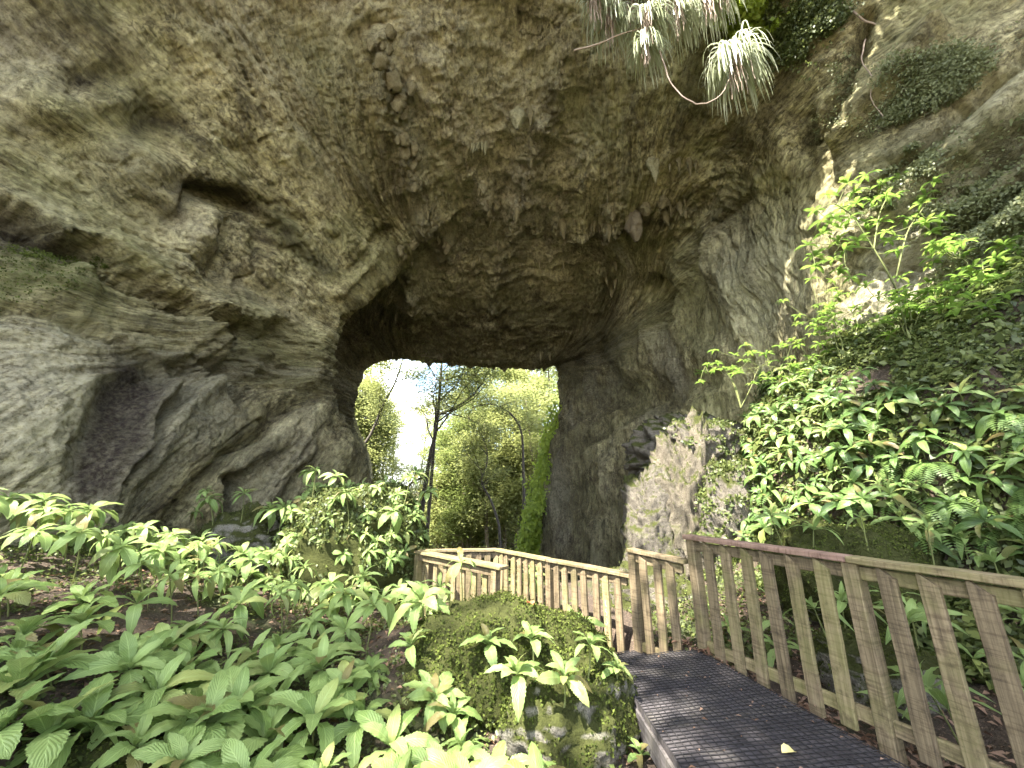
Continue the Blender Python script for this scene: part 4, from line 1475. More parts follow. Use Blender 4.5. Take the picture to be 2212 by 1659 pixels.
bp = []
for _ in range(3000):
    u, v = r_.uniform(1500, 2290), r_.uniform(800, 1260)
    if not inside((u, v), bank_poly) or len(bp) >= 165:
        continue
    p = ground_hit(u, v, 2.0, 12)
    if p is None or any(np.linalg.norm(p - q) < 0.24 for q in bp):
        continue
    bp.append(p)
    plant('bank_plant', p - np.array([0.03, 0, 0.03]), r_.uniform(0.24, 0.40), random.randint(7, 10), 'bank' if r_.random() < 0.8 else 'lance', r_.uniform(0.12, 0.38), *bank_label(p), (random.gauss(0.25, 0.15), random.gauss(-0.35, 0.15)), (45, random.uniform(-30, -5)))
# behind and below the tall railing
cnt = 0
fp = []
for _ in range(3000):
    x, y = r_.uniform(2.5, 4.6), r_.uniform(1.6, 5.4)
    t = (y - 4.3) / (2.97 - 4.3)
    xf = 1.88 + t * 0.53
    if x < xf + 0.38 or cnt >= 46 or any(math.hypot(x - a, y - b) < 0.30 for a, b in fp) or math.hypot(x - 3.95, y - 4.9) < 0.6:
        continue
    fp.append((x, y))
    cnt += 1
    plant('long_leaf_plant', (x, y, surf_z(x, y)), r_.uniform(0.26, 0.40), random.randint(6, 9), 'lance', r_.uniform(0.15, 0.5),
          *(('long-leaved plant behind the pinkish half of the tall railing', 'long-leaved plants behind the pinkish rail') if y > 2.97 else ('long-leaved plant behind the greenish half of the tall railing', 'long-leaved plants behind the greenish rail')), (random.gauss(0.1, 0.12), random.gauss(-0.1, 0.15)), (60, random.uniform(-15, 5)))

# hanging ferns on the bank
def fern(loc, L, nf, label, seed):
    r_ = np.random.default_rng(seed)
    root = empty('fern', loc, label, 'fern', 'ferns on the right bank')
    for k in range(nf):
        az = r_.uniform(-2.6, -0.3) - 0.6
        d = np.array([math.cos(az), math.sin(az) * 0.8, r_.uniform(0.1, 0.8)])
        d /= np.linalg.norm(d)
        p = np.zeros(3)
        vs_, n0 = [], 0
        seg = 15
        for i in range(seg):
            p = p + d * L / seg
            d = d + np.array([0, 0, -0.14])
            d /= np.linalg.norm(d)
            sd = np.cross(d, [0, 0, 1.0])
            sd /= np.linalg.norm(sd) + 1e-9
            w = L * 0.24 * math.sin(math.pi * (0.12 + 0.85 * i / seg)) + 0.005
            for sg_ in (-1, 1):
                a = p
                tip = p + sd * sg_ * w + d * w * 0.35 - np.array([0, 0, 0.15 * w])
                m1 = p + sd * sg_ * w * 0.45 + d * (w * 0.15 + L / seg * 0.42)
                m2 = p + sd * sg_ * w * 0.45 + d * (w * 0.15 - L / seg * 0.30)
                vs_ += [a, m1, tip, m2]
        V = np.array(vs_)
        obj('frond', mesh_np('frond', V, np.arange(len(V)).reshape(-1, 4)), M['leaf_fern'], root)


fe = np.random.default_rng(31)
for k in range(26):
    u, v = fe.uniform(1640, 2240), fe.uniform(880, 1180)
    p = ground_hit(u, v, 2.0, 12)
    if p is not None:
        fern(p, fe.uniform(0.3, 0.5), int(fe.integers(4, 7)), 'arching green fern on the shaded right bank', 400 + k)

# ------------------------------------------------------------------ ground cover, creepers, litter
def terrain_scatter(n, poly_fn, r_, size, nz_off=0.01):
    pts = poly_fn(n, r_)
    z = H(pts[:, 0], pts[:, 1])
    e = 0.05
    nx = -(H(pts[:, 0] + e, pts[:, 1], False) - H(pts[:, 0] - e, pts[:, 1], False)) / (2 * e)
    ny = -(H(pts[:, 0], pts[:, 1] + e, False) - H(pts[:, 0], pts[:, 1] - e, False)) / (2 * e)
    nn = np.stack([nx, ny, np.ones_like(nx)], 1)
    nn /= np.linalg.norm(nn, axis=1)[:, None]
    P = np.c_[pts, z + nz_off]
    return P, nn


def box_fn(x0, x1, y0, y1, dens_seed, thr):
    def f(n, r_):
        p = np.c_[r_.uniform(x0, x1, 3 * n), r_.uniform(y0, y1, 3 * n)]
        k = fbm(np.c_[p, np.zeros(len(p))], 1.1, 3, dens_seed) > thr
        p = p[k]
        d = np.minimum(seg_dist(p[:, 0], p[:, 1], (1.45, 1.0), (1.35, 4.2)), seg_dist(p[:, 0], p[:, 1], PLAT[0], PLAT[1]))
        return p[d > 0.62][:n]
    return f


P_, n_ = terrain_scatter(26000, box_fn(-6.8, 1.0, 1.4, 8.8, 91, -0.15), RNG, 0)
P_[:, 2] += RNG.random(len(P_)) ** 2 * 0.07
V, Fc = leaf_quads(P_, RNG.uniform(0.02, 0.05, len(P_)), n_, 0.9, 0.75)
p2 = np.c_[RNG.uniform(1.7, 4.2, 14000), RNG.uniform(4.4, 9.5, 14000)]
p2 = p2[(seg_dist(p2[:, 0], p2[:, 1], PLAT[0], PLAT[1]) > 0.75) & (p2[:, 0] > 2.0 - (p2[:, 1] - 4.4) * 0.3)]
V2, F2 = leaf_quads(np.c_[p2, H(p2[:, 0], p2[:, 1]) + RNG.random(len(p2)) ** 2 * 0.12], RNG.uniform(0.02, 0.06, len(p2)), np.tile([0, 0, 1.0], (len(p2), 1)), 0.9, 0.7)
Fc = np.concatenate([Fc, F2 + len(V)])
V = np.concatenate([V, V2])
tag(obj('ground_cover', mesh_np('ground_cover', V, Fc), M['creeper']), 'tiny-leaved green ground cover between the plants of the left bed', 'ground cover', kind='stuff')


def bank_fn(n, r_):
    y = r_.uniform(1.2, 10.2, 3 * n)
    q = r_.uniform(-0.8, 4.6, 3 * n)
    x = 4.62 - 0.115 * (y - 2.0) + q
    p = np.c_[x, y]
    k = fbm(np.c_[p, np.zeros(len(p))], 0.9, 4, 95) > -0.28
    return p[k][:n]


P_, n_ = terrain_scatter(85000, bank_fn, RNG, 0)
P_ = P_ + n_ * (RNG.random(len(P_)) ** 1.5 * 0.12)[:, None]
V, Fc = leaf_quads(P_, RNG.gamma(4.0, 0.014, len(P_)) + 0.015, n_, 0.8, 0.6, droop=0.3)
tag(obj('creeper', mesh_np('creeper', V, Fc), M['creeper']), 'small-leaved creeper and moss matting the steep right bank', 'creeper', kind='stuff')


def litter_fn(n, r_):
    t = r_.uniform(-0.2, 1.9, n)
    x = 1.80 + t * 0.50 + np.abs(r_.normal(0.05, 0.28, n)) - 0.03
    y = 4.30 - t * 1.33
    return np.c_[x, y]


pts = litter_fn(2600, RNG)
zz = H(pts[:, 0], pts[:, 1]) + 0.012
xr = np.interp(pts[:, 1], [1.0, 2.55, 4.34], [2.62, 2.24, 1.82])
zz = np.where(pts[:, 0] < xr, DZ + 0.014, np.maximum(zz, -9))
P_ = np.c_[pts, zz]
more = np.c_[RNG.uniform(2.4, 5, 2500), RNG.uniform(1.5, 6, 2500)]
P_ = np.concatenate([P_, np.c_[more, H(more[:, 0], more[:, 1]) + 0.012]])
more = np.c_[RNG.uniform(-5, 1.0, 3000), RNG.uniform(1.7, 6.5, 3000)]
P_ = np.concatenate([P_, np.c_[more, H(more[:, 0], more[:, 1]) + 0.012]])
V, Fc = leaf_quads(P_, RNG.uniform(0.025, 0.085, len(P_)), np.tile([0, 0, 1.0], (len(P_), 1)), 0.35, 0.42)
tag(obj('leaf_litter', mesh_np('leaf_litter', V, Fc), M['dead']), 'brown and pinkish fallen leaves along the boardwalk edge and soil', 'leaf litter', kind='stuff')
sp = np.c_[RNG.uniform(0.95, 2.2, 70), RNG.uniform(2.2, 4.2, 70)]
V, Fc = leaf_quads(np.c_[sp, np.full(70, DZ + 0.016)], RNG.uniform(0.015, 0.05, 70), np.tile([0, 0, 1.0], (70, 1)), 0.15, 0.35)
tag(obj('deck_litter', mesh_np('deck_litter', V, Fc), M['dead']), 'scraps of dry leaf strewn over the netted boardwalk', 'leaf litter', kind='stuff')


def flat_leaf(name, label, p, L, mat, rz):
    me = leaf_mesh(8, 4, 0.34, 0.15, 0.35, 0.05, 77)
    me.materials.append(mat)
    o = obj(name, me, None, None, p)
    o.rotation_euler = (0.1, 0.05, rz)
    o.scale = (L, L, L)
    tag(o, label, 'leaf')


q = at(1690, 1633, 2.75)
q = ray(1690, 1633) * (DZ / ray(1690, 1633)[2])
flat_leaf('fallen_leaf', 'pale yellow fallen leaf lying on the black netting of the boardwalk', (q[0], q[1], DZ + 0.018), 0.10, M['yellow'], 0.2)
k = np.argmax(B_front[1].reshape(-1, 3)[:, 2] - 2 * np.hypot(B_front[1].reshape(-1, 3)[:, 0] - 0.22, B_front[1].reshape(-1, 3)[:, 1] - 4.1))
q = B_front[1].reshape(-1, 3)[k]
flat_leaf('fallen_leaf', 'orange-red fallen leaf on top of the flat mossy boulder', (q[0], q[1], q[2] + 0.02), 0.12, M['orange'], 2.0)

# ------------------------------------------------------------------ trees
def gen_tree(name, label, group, base, height, crown, seed, leaf_mat, bark, n_leaf=8000, leaf=(0.09, 0.17), trunk_r=0.16, first=0.35, lean=(0, 0), path=None, limbs=11, spread=0.45):
    r_ = np.random.default_rng(seed)
    base = np.array(base, float)
    root = empty(name, base, label, 'tree', group)
    mb = MB()
    if path is None:
        t = np.linspace(0, 1, 9)
        wob = np.cumsum(r_.normal(0, 0.03 * height / 9, (9, 2)), axis=0)
        pts = np.c_[lean[0] * height * t + wob[:, 0], lean[1] * height * t + wob[:, 1], height * t - 0.3]
    else:
        pts = curve_pts(np.array(path) - base, 16)
    n = len(pts)
    tp = np.linspace(0, 1, n)
    mb.tube(pts, trunk_r * (1 - 0.8 * tp) + 0.015, 9)
    tips = []
    for k in range(limbs):
        f = first + (0.98 - first) * (k + r_.random()) / limbs
        o = np.array([np.interp(f, tp, pts[:, j]) for j in range(3)])
        az = r_.uniform(0, 2 * np.pi)
        L = crown * r_.uniform(0.6, 1.15) * (1.15 - 0.6 * f)
        up = r_.uniform(0.25, 1.0)
        d = np.array([math.cos(az), math.sin(az), up])
        d /= np.linalg.norm(d)
        m = 6
        lp = [o]
        for i in range(1, m):
            d = d + r_.normal(0, 0.16, 3)
            d[2] += 0.04
            d /= np.linalg.norm(d)
            lp.append(lp[-1] + d * L / (m - 1))
        lp = np.array(lp)
        r0 = trunk_r * (1 - 0.75 * f) * 0.5 + 0.008
        mb.tube(lp, np.linspace(r0, 0.010, m), 6)
        tips += [lp[-1], lp[-2], lp[-3]]
        for i in (2, 3, 4):
            d2 = rand_unit(1, r_)[0]
            d2[2] = abs(d2[2]) * 0.7
            sub = np.array([lp[i], lp[i] + d2 * L * 0.18, lp[i] + (d2 + r_.normal(0, 0.2, 3)) * L * 0.38])
            mb.tube(sub, np.array([r0 * 0.4, 0.009, 0.005]), 5)
            tips += [sub[-1], sub[1]]
    obj('trunk', mb.mesh('trunk'), bark, root)
    tips = np.array(tips)
    c = tips[r_.integers(len(tips), size=n_leaf)]
    sg = spread * (0.5 + r_.random(n_leaf))[:, None]
    P = c + r_.normal(size=(n_leaf, 3)) * sg * np.array([1, 1, 0.55])
    V, Fc = leaf_quads(P, r_.uniform(*leaf, n_leaf), np.tile([0, 0, 1.0], (n_leaf, 1)), 0.5, 0.6, r_, droop=0.25)
    obj('crown', mesh_np('crown', V, Fc), leaf_mat, root)
    return root


def gpt(U, Y):
    d = ray(U, 1100)
    x = d[0] / d[1] * Y
    return (x, Y, float(H(np.array([x]), np.array([Y]))[0]))


# the tall dark tree framed by the arch
pth = [at(u, v, 23.0) for u, v in [(890, 1360), (903, 1190), (914, 1080), (929, 985), (942, 930), (949, 860), (953, 800), (958, 740), (962, 680)]]
gen_tree('tall_tree', 'tall dark forked tree standing in the middle of the arch opening', None, pth[0], 0, 6.0, 101, M['forest'], M['bark'], 19000, (0.08, 0.17), 0.15, 0.42, path=pth, limbs=20, spread=0.62)
pth = [at(u, v, 24.0) for u, v in [(915, 1360), (920, 1190), (930, 1060), (938, 960), (943, 900), (985, 880), (1030, 845), (1060, 790), (1070, 740)]]
gen_tree('tall_tree', 'thin dark companion trunk bending right beside the forked tree', None, pth[0], 0, 2.6, 102, M['forest2'], M['bark'], 5000, (0.09, 0.16), 0.11, 0.6, path=pth, limbs=8, spread=0.45)
pth = [at(u, v, 26.0) for u, v in [(700, 1150), (760, 1000), (800, 940), (830, 870), (852, 830), (866, 790), (880, 740)]]
gen_tree('slender_tree', 'slender leaning tree at the left edge of the arch opening', None, pth[0], 0, 3.6, 103, M['forest'], M['bark'], 11000, (0.09, 0.17), 0.10, 0.35, path=pth, limbs=9, spread=0.5)
pth = [at(u, v, 22.5) for u, v in [(815, 1300), (834, 1160), (850, 1110), (870, 1065), (893, 1040), (920, 1030)]]
gen_tree('slender_tree', 'low dark sapling bowing right below the forked tree', None, pth[0], 0, 1.8, 104, M['forest'], M['bark'], 1800, (0.08, 0.14), 0.13, 0.5, path=pth, limbs=7, spread=0.4)
pth = [at(u, v, 26.0) for u, v in [(1132, 1250), (1132, 1100), (1130, 1000), (1126, 930), (1100, 890), (1060, 872), (1020, 880)]]
gen_tree('arched_tree', 'brown vine-hung trunk arching left above the bright undergrowth', None, pth[0], 0, 2.6, 105, M['forest'], M['bark'], 5000, (0.09, 0.17), 0.10, 0.45, path=pth, limbs=8, spread=0.5)
pth = [at(u, v, 24.5) for u, v in [(1075, 1300), (1080, 1150), (1060, 1080), (1040, 1040), (1052, 1000), (1050, 960), (1035, 930)]]
gen_tree('arched_tree', 'crooked grey shrub-tree with many stems beside the ivy curtain', None, pth[0], 0, 2.6, 106, M['forest'], M['bark'], 4000, (0.09, 0.15), 0.075, 0.4, path=pth, limbs=10, spread=0.45)

FG = 'trees on the slope beyond the arch'
lab = ['sunlit yellow-green forest tree on the slope beyond the arch', 'darker green forest tree on the slope beyond the arch']
spots = [(790, 33, 14, 3.2), (1000, 36, 17, 4.4), (1080, 34, 17, 4.4), (1200, 36, 18, 4.4), (1140, 36, 18, 4.4), (960, 46, 19, 4.6), (745, 32, 15, 3.4), (1000, 33, 13, 3.4), (1060, 31, 12, 3.2), (1120, 33, 14, 3.6), (1180, 30, 14, 3.4), (1230, 34, 15, 3.6), (1040, 39, 15, 4.2), (1110, 41, 16, 4.2), (1180, 40, 16, 4.2), (1250, 42, 17, 4.0),
         (980, 44, 15, 4.4), (1150, 48, 18, 5.0), (1060, 50, 18, 5.0), (960, 38, 11, 3.6), (940, 52, 13, 4.2), (1220, 52, 18, 5),
         (775, 32, 15, 3.4), (735, 34, 18, 3.6), (800, 38, 15, 3.4), (765, 42, 20, 4.2), (825, 46, 15, 3.6), (690, 30, 12, 3.2), (760, 52, 15, 4.2), (850, 58, 17, 4), (905, 62, 19, 4.6), (1010, 33, 8, 2.8), (1090, 32, 9, 2.8), (1150, 34, 10, 3.0), (950, 34, 7, 2.6)]
for i, (u, Y_, h_, cr_) in enumerate(spots):
    k = 1 if i % 4 == 3 else 0
    where = 'left of the gap of sky' if u < 860 else 'behind the forked tree' if u < 985 else 'behind the arching trunk' if u < 1140 else 'behind the ivy curtain'
    dist_ = 'near' if Y_ < 33 else 'mid-slope' if Y_ < 43 else 'far'
    gen_tree('forest_tree', ('darker green ' if k else 'sunlit yellow-green ') + dist_ + ' forest tree ' + where, FG, gpt(u, Y_), h_, cr_, 200 + i, M['forest2'] if k else M['forest'], M['bark_pale'], int(11000 if Y_ > 30 else 7000), (0.13, 0.27), 0.16, 0.12 if i % 2 else 0.3, (RNG.normal(0, .05), 0), limbs=13, spread=0.62)
# undergrowth of the slope: a mass nobody could count
n = 60000
Yb = RNG.uniform(29.5, 75, n)
Ub = RNG.uniform(620, 1330, n)
xb = (Ub - 1106) / F * Yb / 0.99
P_ = np.c_[xb, Yb, H(xb, Yb) + RNG.gamma(1.6, 0.75, n) * (0.6 + 0.8 * sstep(-0.2, 0.4, fbm(np.c_[xb, Yb, 0 * xb], 0.35, 3, 99)))]
V, Fc = leaf_quads(P_, RNG.uniform(0.12, 0.30, n) * (0.7 + Yb / 70), np.tile([0, -0.4, 0.9], (n, 1)), 0.5, 0.6)
tag(obj('undergrowth', mesh_np('undergrowth', V, Fc), M['forest']), 'bright undergrowth covering the slope beyond the arch', 'undergrowth', kind='stuff')

# trees standing behind the photographer, whose crowns break up the sun
def over_tree(label, base, top, cr_, nl, seed, spread, first=0.6, limbs=16):
    bz = float(H(np.array([base[0]]), np.array([base[1]]))[0])
    b0 = np.array([base[0], base[1], bz])
    t0 = np.array(top, float)
    m0 = b0 * 0.5 + t0 * 0.5 + np.array([0, 0, 1.0])
    gen_tree('overhanging_tree', label, None, b0, 0, cr_, seed, M['forest2'], M['bark'], nl, (0.16, 0.32), 0.22, first, path=[b0, b0 * 0.7 + m0 * 0.3, m0, m0 * 0.4 + t0 * 0.6, t0], limbs=limbs, spread=spread)


over_tree('dense tree behind the viewpoint shading the left bed', (-12.0, -9.5), (-13.6, -8.3, 20.5), 4.2, 8500, 301, 0.75, 0.72, 16)
over_tree('leafy tree behind the viewpoint leaning over the boardwalk', (-1.0, -7.0), (-3.6, -2.9, 12.5), 3.2, 7500, 302, 0.6, 0.68, 14)
over_tree('leafy tree on the right bank shading the upper slab', (7.4, -2.6), (5.1, 2.0, 13.0), 3.0, 4500, 303, 0.5, 0.68, 13)
over_tree('light-crowned tree behind the viewpoint over the right bank', (3.6, -5.5), (0.6, 0.0, 13.5), 3.0, 2600, 304, 0.42, 0.72, 10)

# ------------------------------------------------------------------ ivy on the right edge of the opening
ivy_poly = [(1222, 870), (1250, 905), (1235, 950), (1205, 1000), (1186, 1060), (1176, 1200), (1095, 1200), (1128, 1090), (1158, 985), (1195, 920)]
P_ = []
r_ = np.random.default_rng(44)
strands = []
for k in range(46):
    # a strand starts on the rim and hangs with the slope of the rock edge
    t0 = r_.uniform(0, 0.85)
    u0 = np.interp(t0, [0, 0.2, 0.45, 0.7, 1], [1222, 1212, 1184, 1172, 1168]) + r_.normal(-8, 9)
    v0 = 872 + 330 * t0
    ln = r_.uniform(60, 210)
    sl = -0.22 - 0.10 * r_.random()
    st = []
    for q in np.linspace(0, 1, 26):
        v = v0 + ln * q
        if v > 1215:
            break
        st.append((u0 + sl * ln * q + 5 * math.sin(q * 7 + k), v))
    if len(st) < 4:
        continue
    dep = 20.5 + r_.normal(0, 0.35) - 0.9 * (u0 - 1140) / 150
    strands.append((st, dep))
    for _ in range(260):
        i = r_.integers(len(st))
        rr = r_.gamma(2.0, 3.2) * (0.55 + 0.6 * math.sin(i * 1.7 + k) ** 2)
        a_ = r_.uniform(0, 6.283)
        P_.append(at(st[i][0] + rr * math.cos(a_), st[i][1] + rr * math.sin(a_) * 1.2, dep + r_.normal(0, 0.22)))
P_ = np.array(P_)
root = empty('ivy_curtain', (float(P_[:, 0].mean()), float(P_[:, 1].mean()), float(P_[:, 2].min())), 'bright green ivy curtain hanging down the right edge of the arch opening', 'ivy')
b_ = np.array(root.location)
V, Fc = leaf_quads(P_ - b_, r_.uniform(0.10, 0.22, len(P_)), np.tile([-0.5, -0.8, 0.3], (len(P_), 1)), 0.4, 0.8, r_, droop=0.5)
obj('foliage', mesh_np('foliage', V, Fc), M['ivy'], root)
mb = MB()
for st, dep in strands:
    pts = np.array([at(a_, b2, dep) for a_, b2 in st]) - b_
    mb.tube(pts, np.linspace(0.025, 0.010, len(pts)), 5)
obj('vine_stem', mb.mesh('vine_stem'), M['bark'], root)

# ------------------------------------------------------------------ dripstone hanging from the roof
def drip_mesh(seed, fat=0.3, lumps=0.75):
    r_ = np.random.default_rng(seed)
    n, m = 16, 12
    t = np.linspace(0, 1, n)
    rad = fat * (np.clip(1 - t, 0, 1) ** 0.7) * (0.75 + 0.5 * np.sin(np.pi * np.clip(t * 1.1, 0, 1))) + 0.01
    th = np.linspace(0, 2 * np.pi, m, endpoint=False)
    T, A = np.meshgrid(t, th, indexing='ij')
    D = np.stack([np.cos(A), np.sin(A), T * 4], -1) + seed * 5.1
    k = np.clip(1 + lumps * fbm(D, 1.3, 3, seed, gain=0.65), 0.35, 2)
    P = np.stack([rad[:, None] * k * np.cos(A) + 0.05 * np.sin(3 * T + seed), rad[:, None] * k * np.sin(A), 0.12 - T * 1.12], -1)
    ii = np.arange(n * m).reshape(n, m)
    nx = np.roll(ii, -1, 1)
    Fc = np.stack([ii[:-1], nx[:-1], nx[1:], ii[1:]], -1).reshape(-1, 4)
    V = P.reshape(-1, 3)
    me = mesh_np('stalactite', V, Fc)
    return me


def ovoid_mesh(seed, fat):
    r_ = np.random.default_rng(seed)
    n, m = 26, 22
    t = np.linspace(0, 1, n)
    rad = fat * np.sin(np.pi * np.clip(t * 0.93 + 0.05, 0, 1)) ** 0.7 + 0.004
    th = np.linspace(0, 2 * np.pi, m, endpoint=False)
    T, A = np.meshgrid(t, th, indexing='ij')
    D = np.stack([np.cos(A), np.sin(A), T * 3], -1) + seed * 5.1
    k = 1 + 0.55 * fbm(D, 1.1, 2, seed) + 0.45 * fbm(D, 3.2, 3, seed + 2, gain=0.75)
    P = np.stack([rad[:, None] * k * np.cos(A) + 0.04 * np.sin(3 * T + seed), rad[:, None] * k * np.sin(A), 0.14 - T * 1.14], -1)
    ii = np.arange(n * m).reshape(n, m)
    nx = np.roll(ii, -1, 1)
    Fc = np.stack([ii[:-1], nx[:-1], nx[1:], ii[1:]], -1).reshape(-1, 4)
    return mesh_np('stalactite', P.reshape(-1, 3), Fc)


M['drip'] = boulder_material('dripstone', 0.14, (0.20, 0.165, 0.085), (0.36, 0.31, 0.17))
M['drip_pale'] = boulder_material('pale_dripstone', 0.12, (0.26, 0.24, 0.13), (0.52, 0.48, 0.28))
M['drip_grey'] = boulder_material('grey_dripstone', 0.05, (0.18, 0.145, 0.09), (0.33, 0.27, 0.17))
DR = {}
for k_ in ('drip', 'drip_pale', 'drip_grey'):
    DR[k_] = []
    for s in range(5):
        me = drip_mesh(s + 1, [0.22, 0.16, 0.30, 0.12, 0.36][s])
        me.materials.append(M[k_])
        DR[k_].append(me)
    for s in range(3):
        me = ovoid_mesh(s + 51, [0.27, 0.34, 0.22][s])
        me.materials.append(M[k_])
        DR[k_].append(me)


def drip(U, V, lpx, variant, mat='drip', fatten=1.0):
    p, n = on_cave(U, V)
    f = p[1] * CP + p[2] * SP
    L = lpx / F * f * (0.8 if variant > 4 else 1.0)
    o = obj('stalactite', DR[mat][variant], None, cave, tuple(p - n * 0.05))
    o.scale = (L * fatten, L * fatten, L)
    o.rotation_euler = (random.gauss(0, 0.05), random.gauss(0, 0.05), random.uniform(0, 6.28))


# the named ones
drip(1113, 243, 78, 7, 'drip_pale', 1.0)
drip(1145, 240, 50, 3)
for u in range(1022, 1062, 6):
    drip(u, 315 + random.randint(-3, 3), random.randint(18, 32), 3, 'drip_pale', 1.1)
drip(1410, 355, 62, 1, 'drip_pale', 1.1)
drip(1400, 350, 40, 2, 'drip_pale', 0.9)
for u, v, l in ((1462, 352, 40), (1480, 350, 46), (1448, 360, 26), (1495, 356, 28)):
    drip(u, v, l, 3)
drip(1365, 472, 92, 7, 'drip_grey', 1.0)
for u, v, l, k in ((850, 60, 42, 6), (800, 80, 44, 7), (820, 120, 50, 6), (832, 95, 30, 5), (848, 100, 34, 7), (858, 165, 62, 6), (866, 205, 70, 5), (893, 185, 52, 7), (880, 235, 50, 5), (884, 295, 40, 6), (902, 310, 44, 5), (872, 330, 36, 6), (895, 345, 34, 7), (868, 300, 30, 5), (910, 335, 30, 6), (855, 140, 26, 5)):
    drip(u, v, l, k, 'drip', 1.0)
rs = random.Random(9)
for line, cnt_, lo, hi in (([(1190, 470), (1250, 505), (1320, 490), (1400, 445), (1500, 440)], 22, 14, 40), ([(1210, 140), (1190, 250), (1150, 340), (1120, 450), (1090, 560)], 18, 10, 32),
                           ([(900, 380), (940, 470), (960, 560)], 9, 14, 36), ([(880, 540), (900, 620), (850, 700)], 7, 14, 36), ([(1010, 350), (1050, 430), (1080, 500)], 8, 10, 24),
                           ([(1300, 420), (1330, 520), (1310, 620)], 8, 14, 36), ([(1000, 560), (1100, 600), (1250, 560)], 6, 10, 24)):
    for k in range(cnt_):
        t = rs.random() * (len(line) - 1)
        i = int(t)
        f = t - i
        u = line[i][0] * (1 - f) + line[i + 1][0] * f + rs.gauss(0, 9)
        v = line[i][1] * (1 - f) + line[i + 1][1] * f + rs.gauss(0, 9)
        drip(u, v, rs.uniform(lo, hi), rs.choice([0, 1, 5, 6, 7, 3, 3]), 'drip', rs.uniform(0.7, 1.2))
for u in (846, 853, 862, 1165, 1173, 1181):
    drip(u + rs.uniform(-3, 3), 768, rs.uniform(16, 26), rs.choice([1, 3]), 'drip', 0.8)

# ------------------------------------------------------------------ hanging strap-leaf clumps at the lip
def strap_clump(U, V, Y_, size, nbl, label, roots=14, seed=0, out=0.5):
    r_ = np.random.default_rng(seed)
    c = at(U, V, Y_)
    root = empty('hanging_grass', c, label, 'grass clump', 'strap-leaf clumps on the lip')
    vs_, fs_, n0 = [], [], 0
    seg = 9
    for k in range(nbl):
        az = r_.uniform(0, 2 * np.pi)
        L = size * r_.uniform(0.7, 1.5)
        el = r_.uniform(0.2, 1.3)
        d = np.array([math.cos(az) * math.cos(el), math.sin(az) * math.cos(el), math.sin(el)])
        p = r_.normal(0, 0.05 * size, 3)
        w0 = r_.uniform(0.008, 0.016) * size * 1.2
        sidev = np.cross(d, [0, 0, 1.0])
        sidev /= np.linalg.norm(sidev) + 1e-9
        pts = []
        for i in range(seg + 1):
            pts.append(p.copy())
            p = p + d * L / seg
            d = d + np.array([0, 0, -0.62]) + r_.normal(0, 0.03, 3)
            d /= np.linalg.norm(d)
        pts = np.array(pts)
        w = w0 * np.sin(np.pi * np.clip(np.linspace(0.25, 1.0, seg + 1), 0, 1)) + 0.002
        a = pts + sidev * w[:, None]
        b = pts - sidev * w[:, None] + np.array([0, 0, 0.25]) * w[:, None]
        vv = np.stack([a, b], 1).reshape(-1, 3)
        ff = [(n0 + 2 * i, n0 + 2 * i + 1, n0 + 2 * i + 3, n0 + 2 * i + 2) for i in range(seg)]
        vs_.append(vv)
        fs_ += ff
        n0 += len(vv)
    obj('blades', mesh_np('blades', np.concatenate(vs_), fs_), M['grass'], root)
    mb = MB()
    for k in range(roots):
        L = size * r_.uniform(0.5, 1.25)
        x0 = r_.normal(-0.12, 0.07, 2) * size
        t = np.linspace(0, 1, 8)
        mb.tube(np.c_[x0[0] + np.cumsum(r_.normal(0, 0.014, 8)), x0[1] + np.cumsum(r_.normal(0, 0.014, 8)), 0.05 - L * t], np.linspace(0.011, 0.004, 8), 5)
    obj('roots', mb.mesh('roots'), M['root'], root)
    return root


gl = 'pale sunlit strap-leaf clump massed along the roof lip'
c_main = strap_clump(1588, 125, 5.5, 0.92, 230, 'large drooping strap-leaf clump hanging alone on a bare stem from the roof lip', 26, 1)
c_two = strap_clump(1395, 100, 5.6, 0.66, 150, 'smaller strap-leaf clump hanging just below the mass on the lip', 18, 2)
for i, (u, v) in enumerate([(1290, 5), (1330, -25), (1370, 0), (1410, -25), (1445, 0), (1490, -15), (1530, 0), (1560, -20), (1320, 40), (1400, 35), (1465, 30)]):
    strap_clump(u, v, 5.4 + 0.1 * (i % 3), 0.75, 110, gl, 22, 10 + i)
# woody stems that carry them
def stem_thing(name, label, pix, Y_, r0, r1, cat='stem', mat='root', attach=False, parent=None):
    pts = [at(u, v, Y_) for u, v in pix]
    if attach:
        pts[0] = on_cave(*pix[0])[0] + 0.0
    base = pts[0]
    o = MB()
    q = curve_pts(np.array(pts) - base, 20)
    q += np.random.default_rng(int(pix[0][0])).normal(0, 0.008, q.shape)
    o.tube(q, np.linspace(r0, r1, 20), 7)
    if parent is not None:
        obj(name, o.mesh(name), M[mat], parent, Vector(base) - parent.location)
    else:
        tag(obj(name, o.mesh(name), M[mat], None, base), label, cat)


stem_thing('stem', 'bare looping stem carrying the lone strap-leaf clump', [(1425, 110), (1445, 170), (1475, 210), (1510, 225), (1545, 215), (1570, 185), (1588, 132)], 5.5, 0.014, 0.010, parent=c_main)
stem_thing('stem', 'horizontal twig below the strap-leaf mass on the lip', [(1240, 110), (1290, 95), (1340, 75), (1400, 55), (1440, 30)], 5.5, 0.018, 0.010, parent=c_two)
stem_thing('hanging_root', 'pale crooked root crossing the rock at the upper right', [(1820, 5), (1860, 40), (1900, 60), (1960, 110), (2000, 160), (2040, 200)], 5.4, 0.022, 0.008, 'root')
stem_thing('hanging_root', 'thin dangling root beside the crooked one', [(1870, 85), (1860, 130), (1885, 170), (1880, 210), (1905, 250)], 5.5, 0.014, 0.004, 'root')

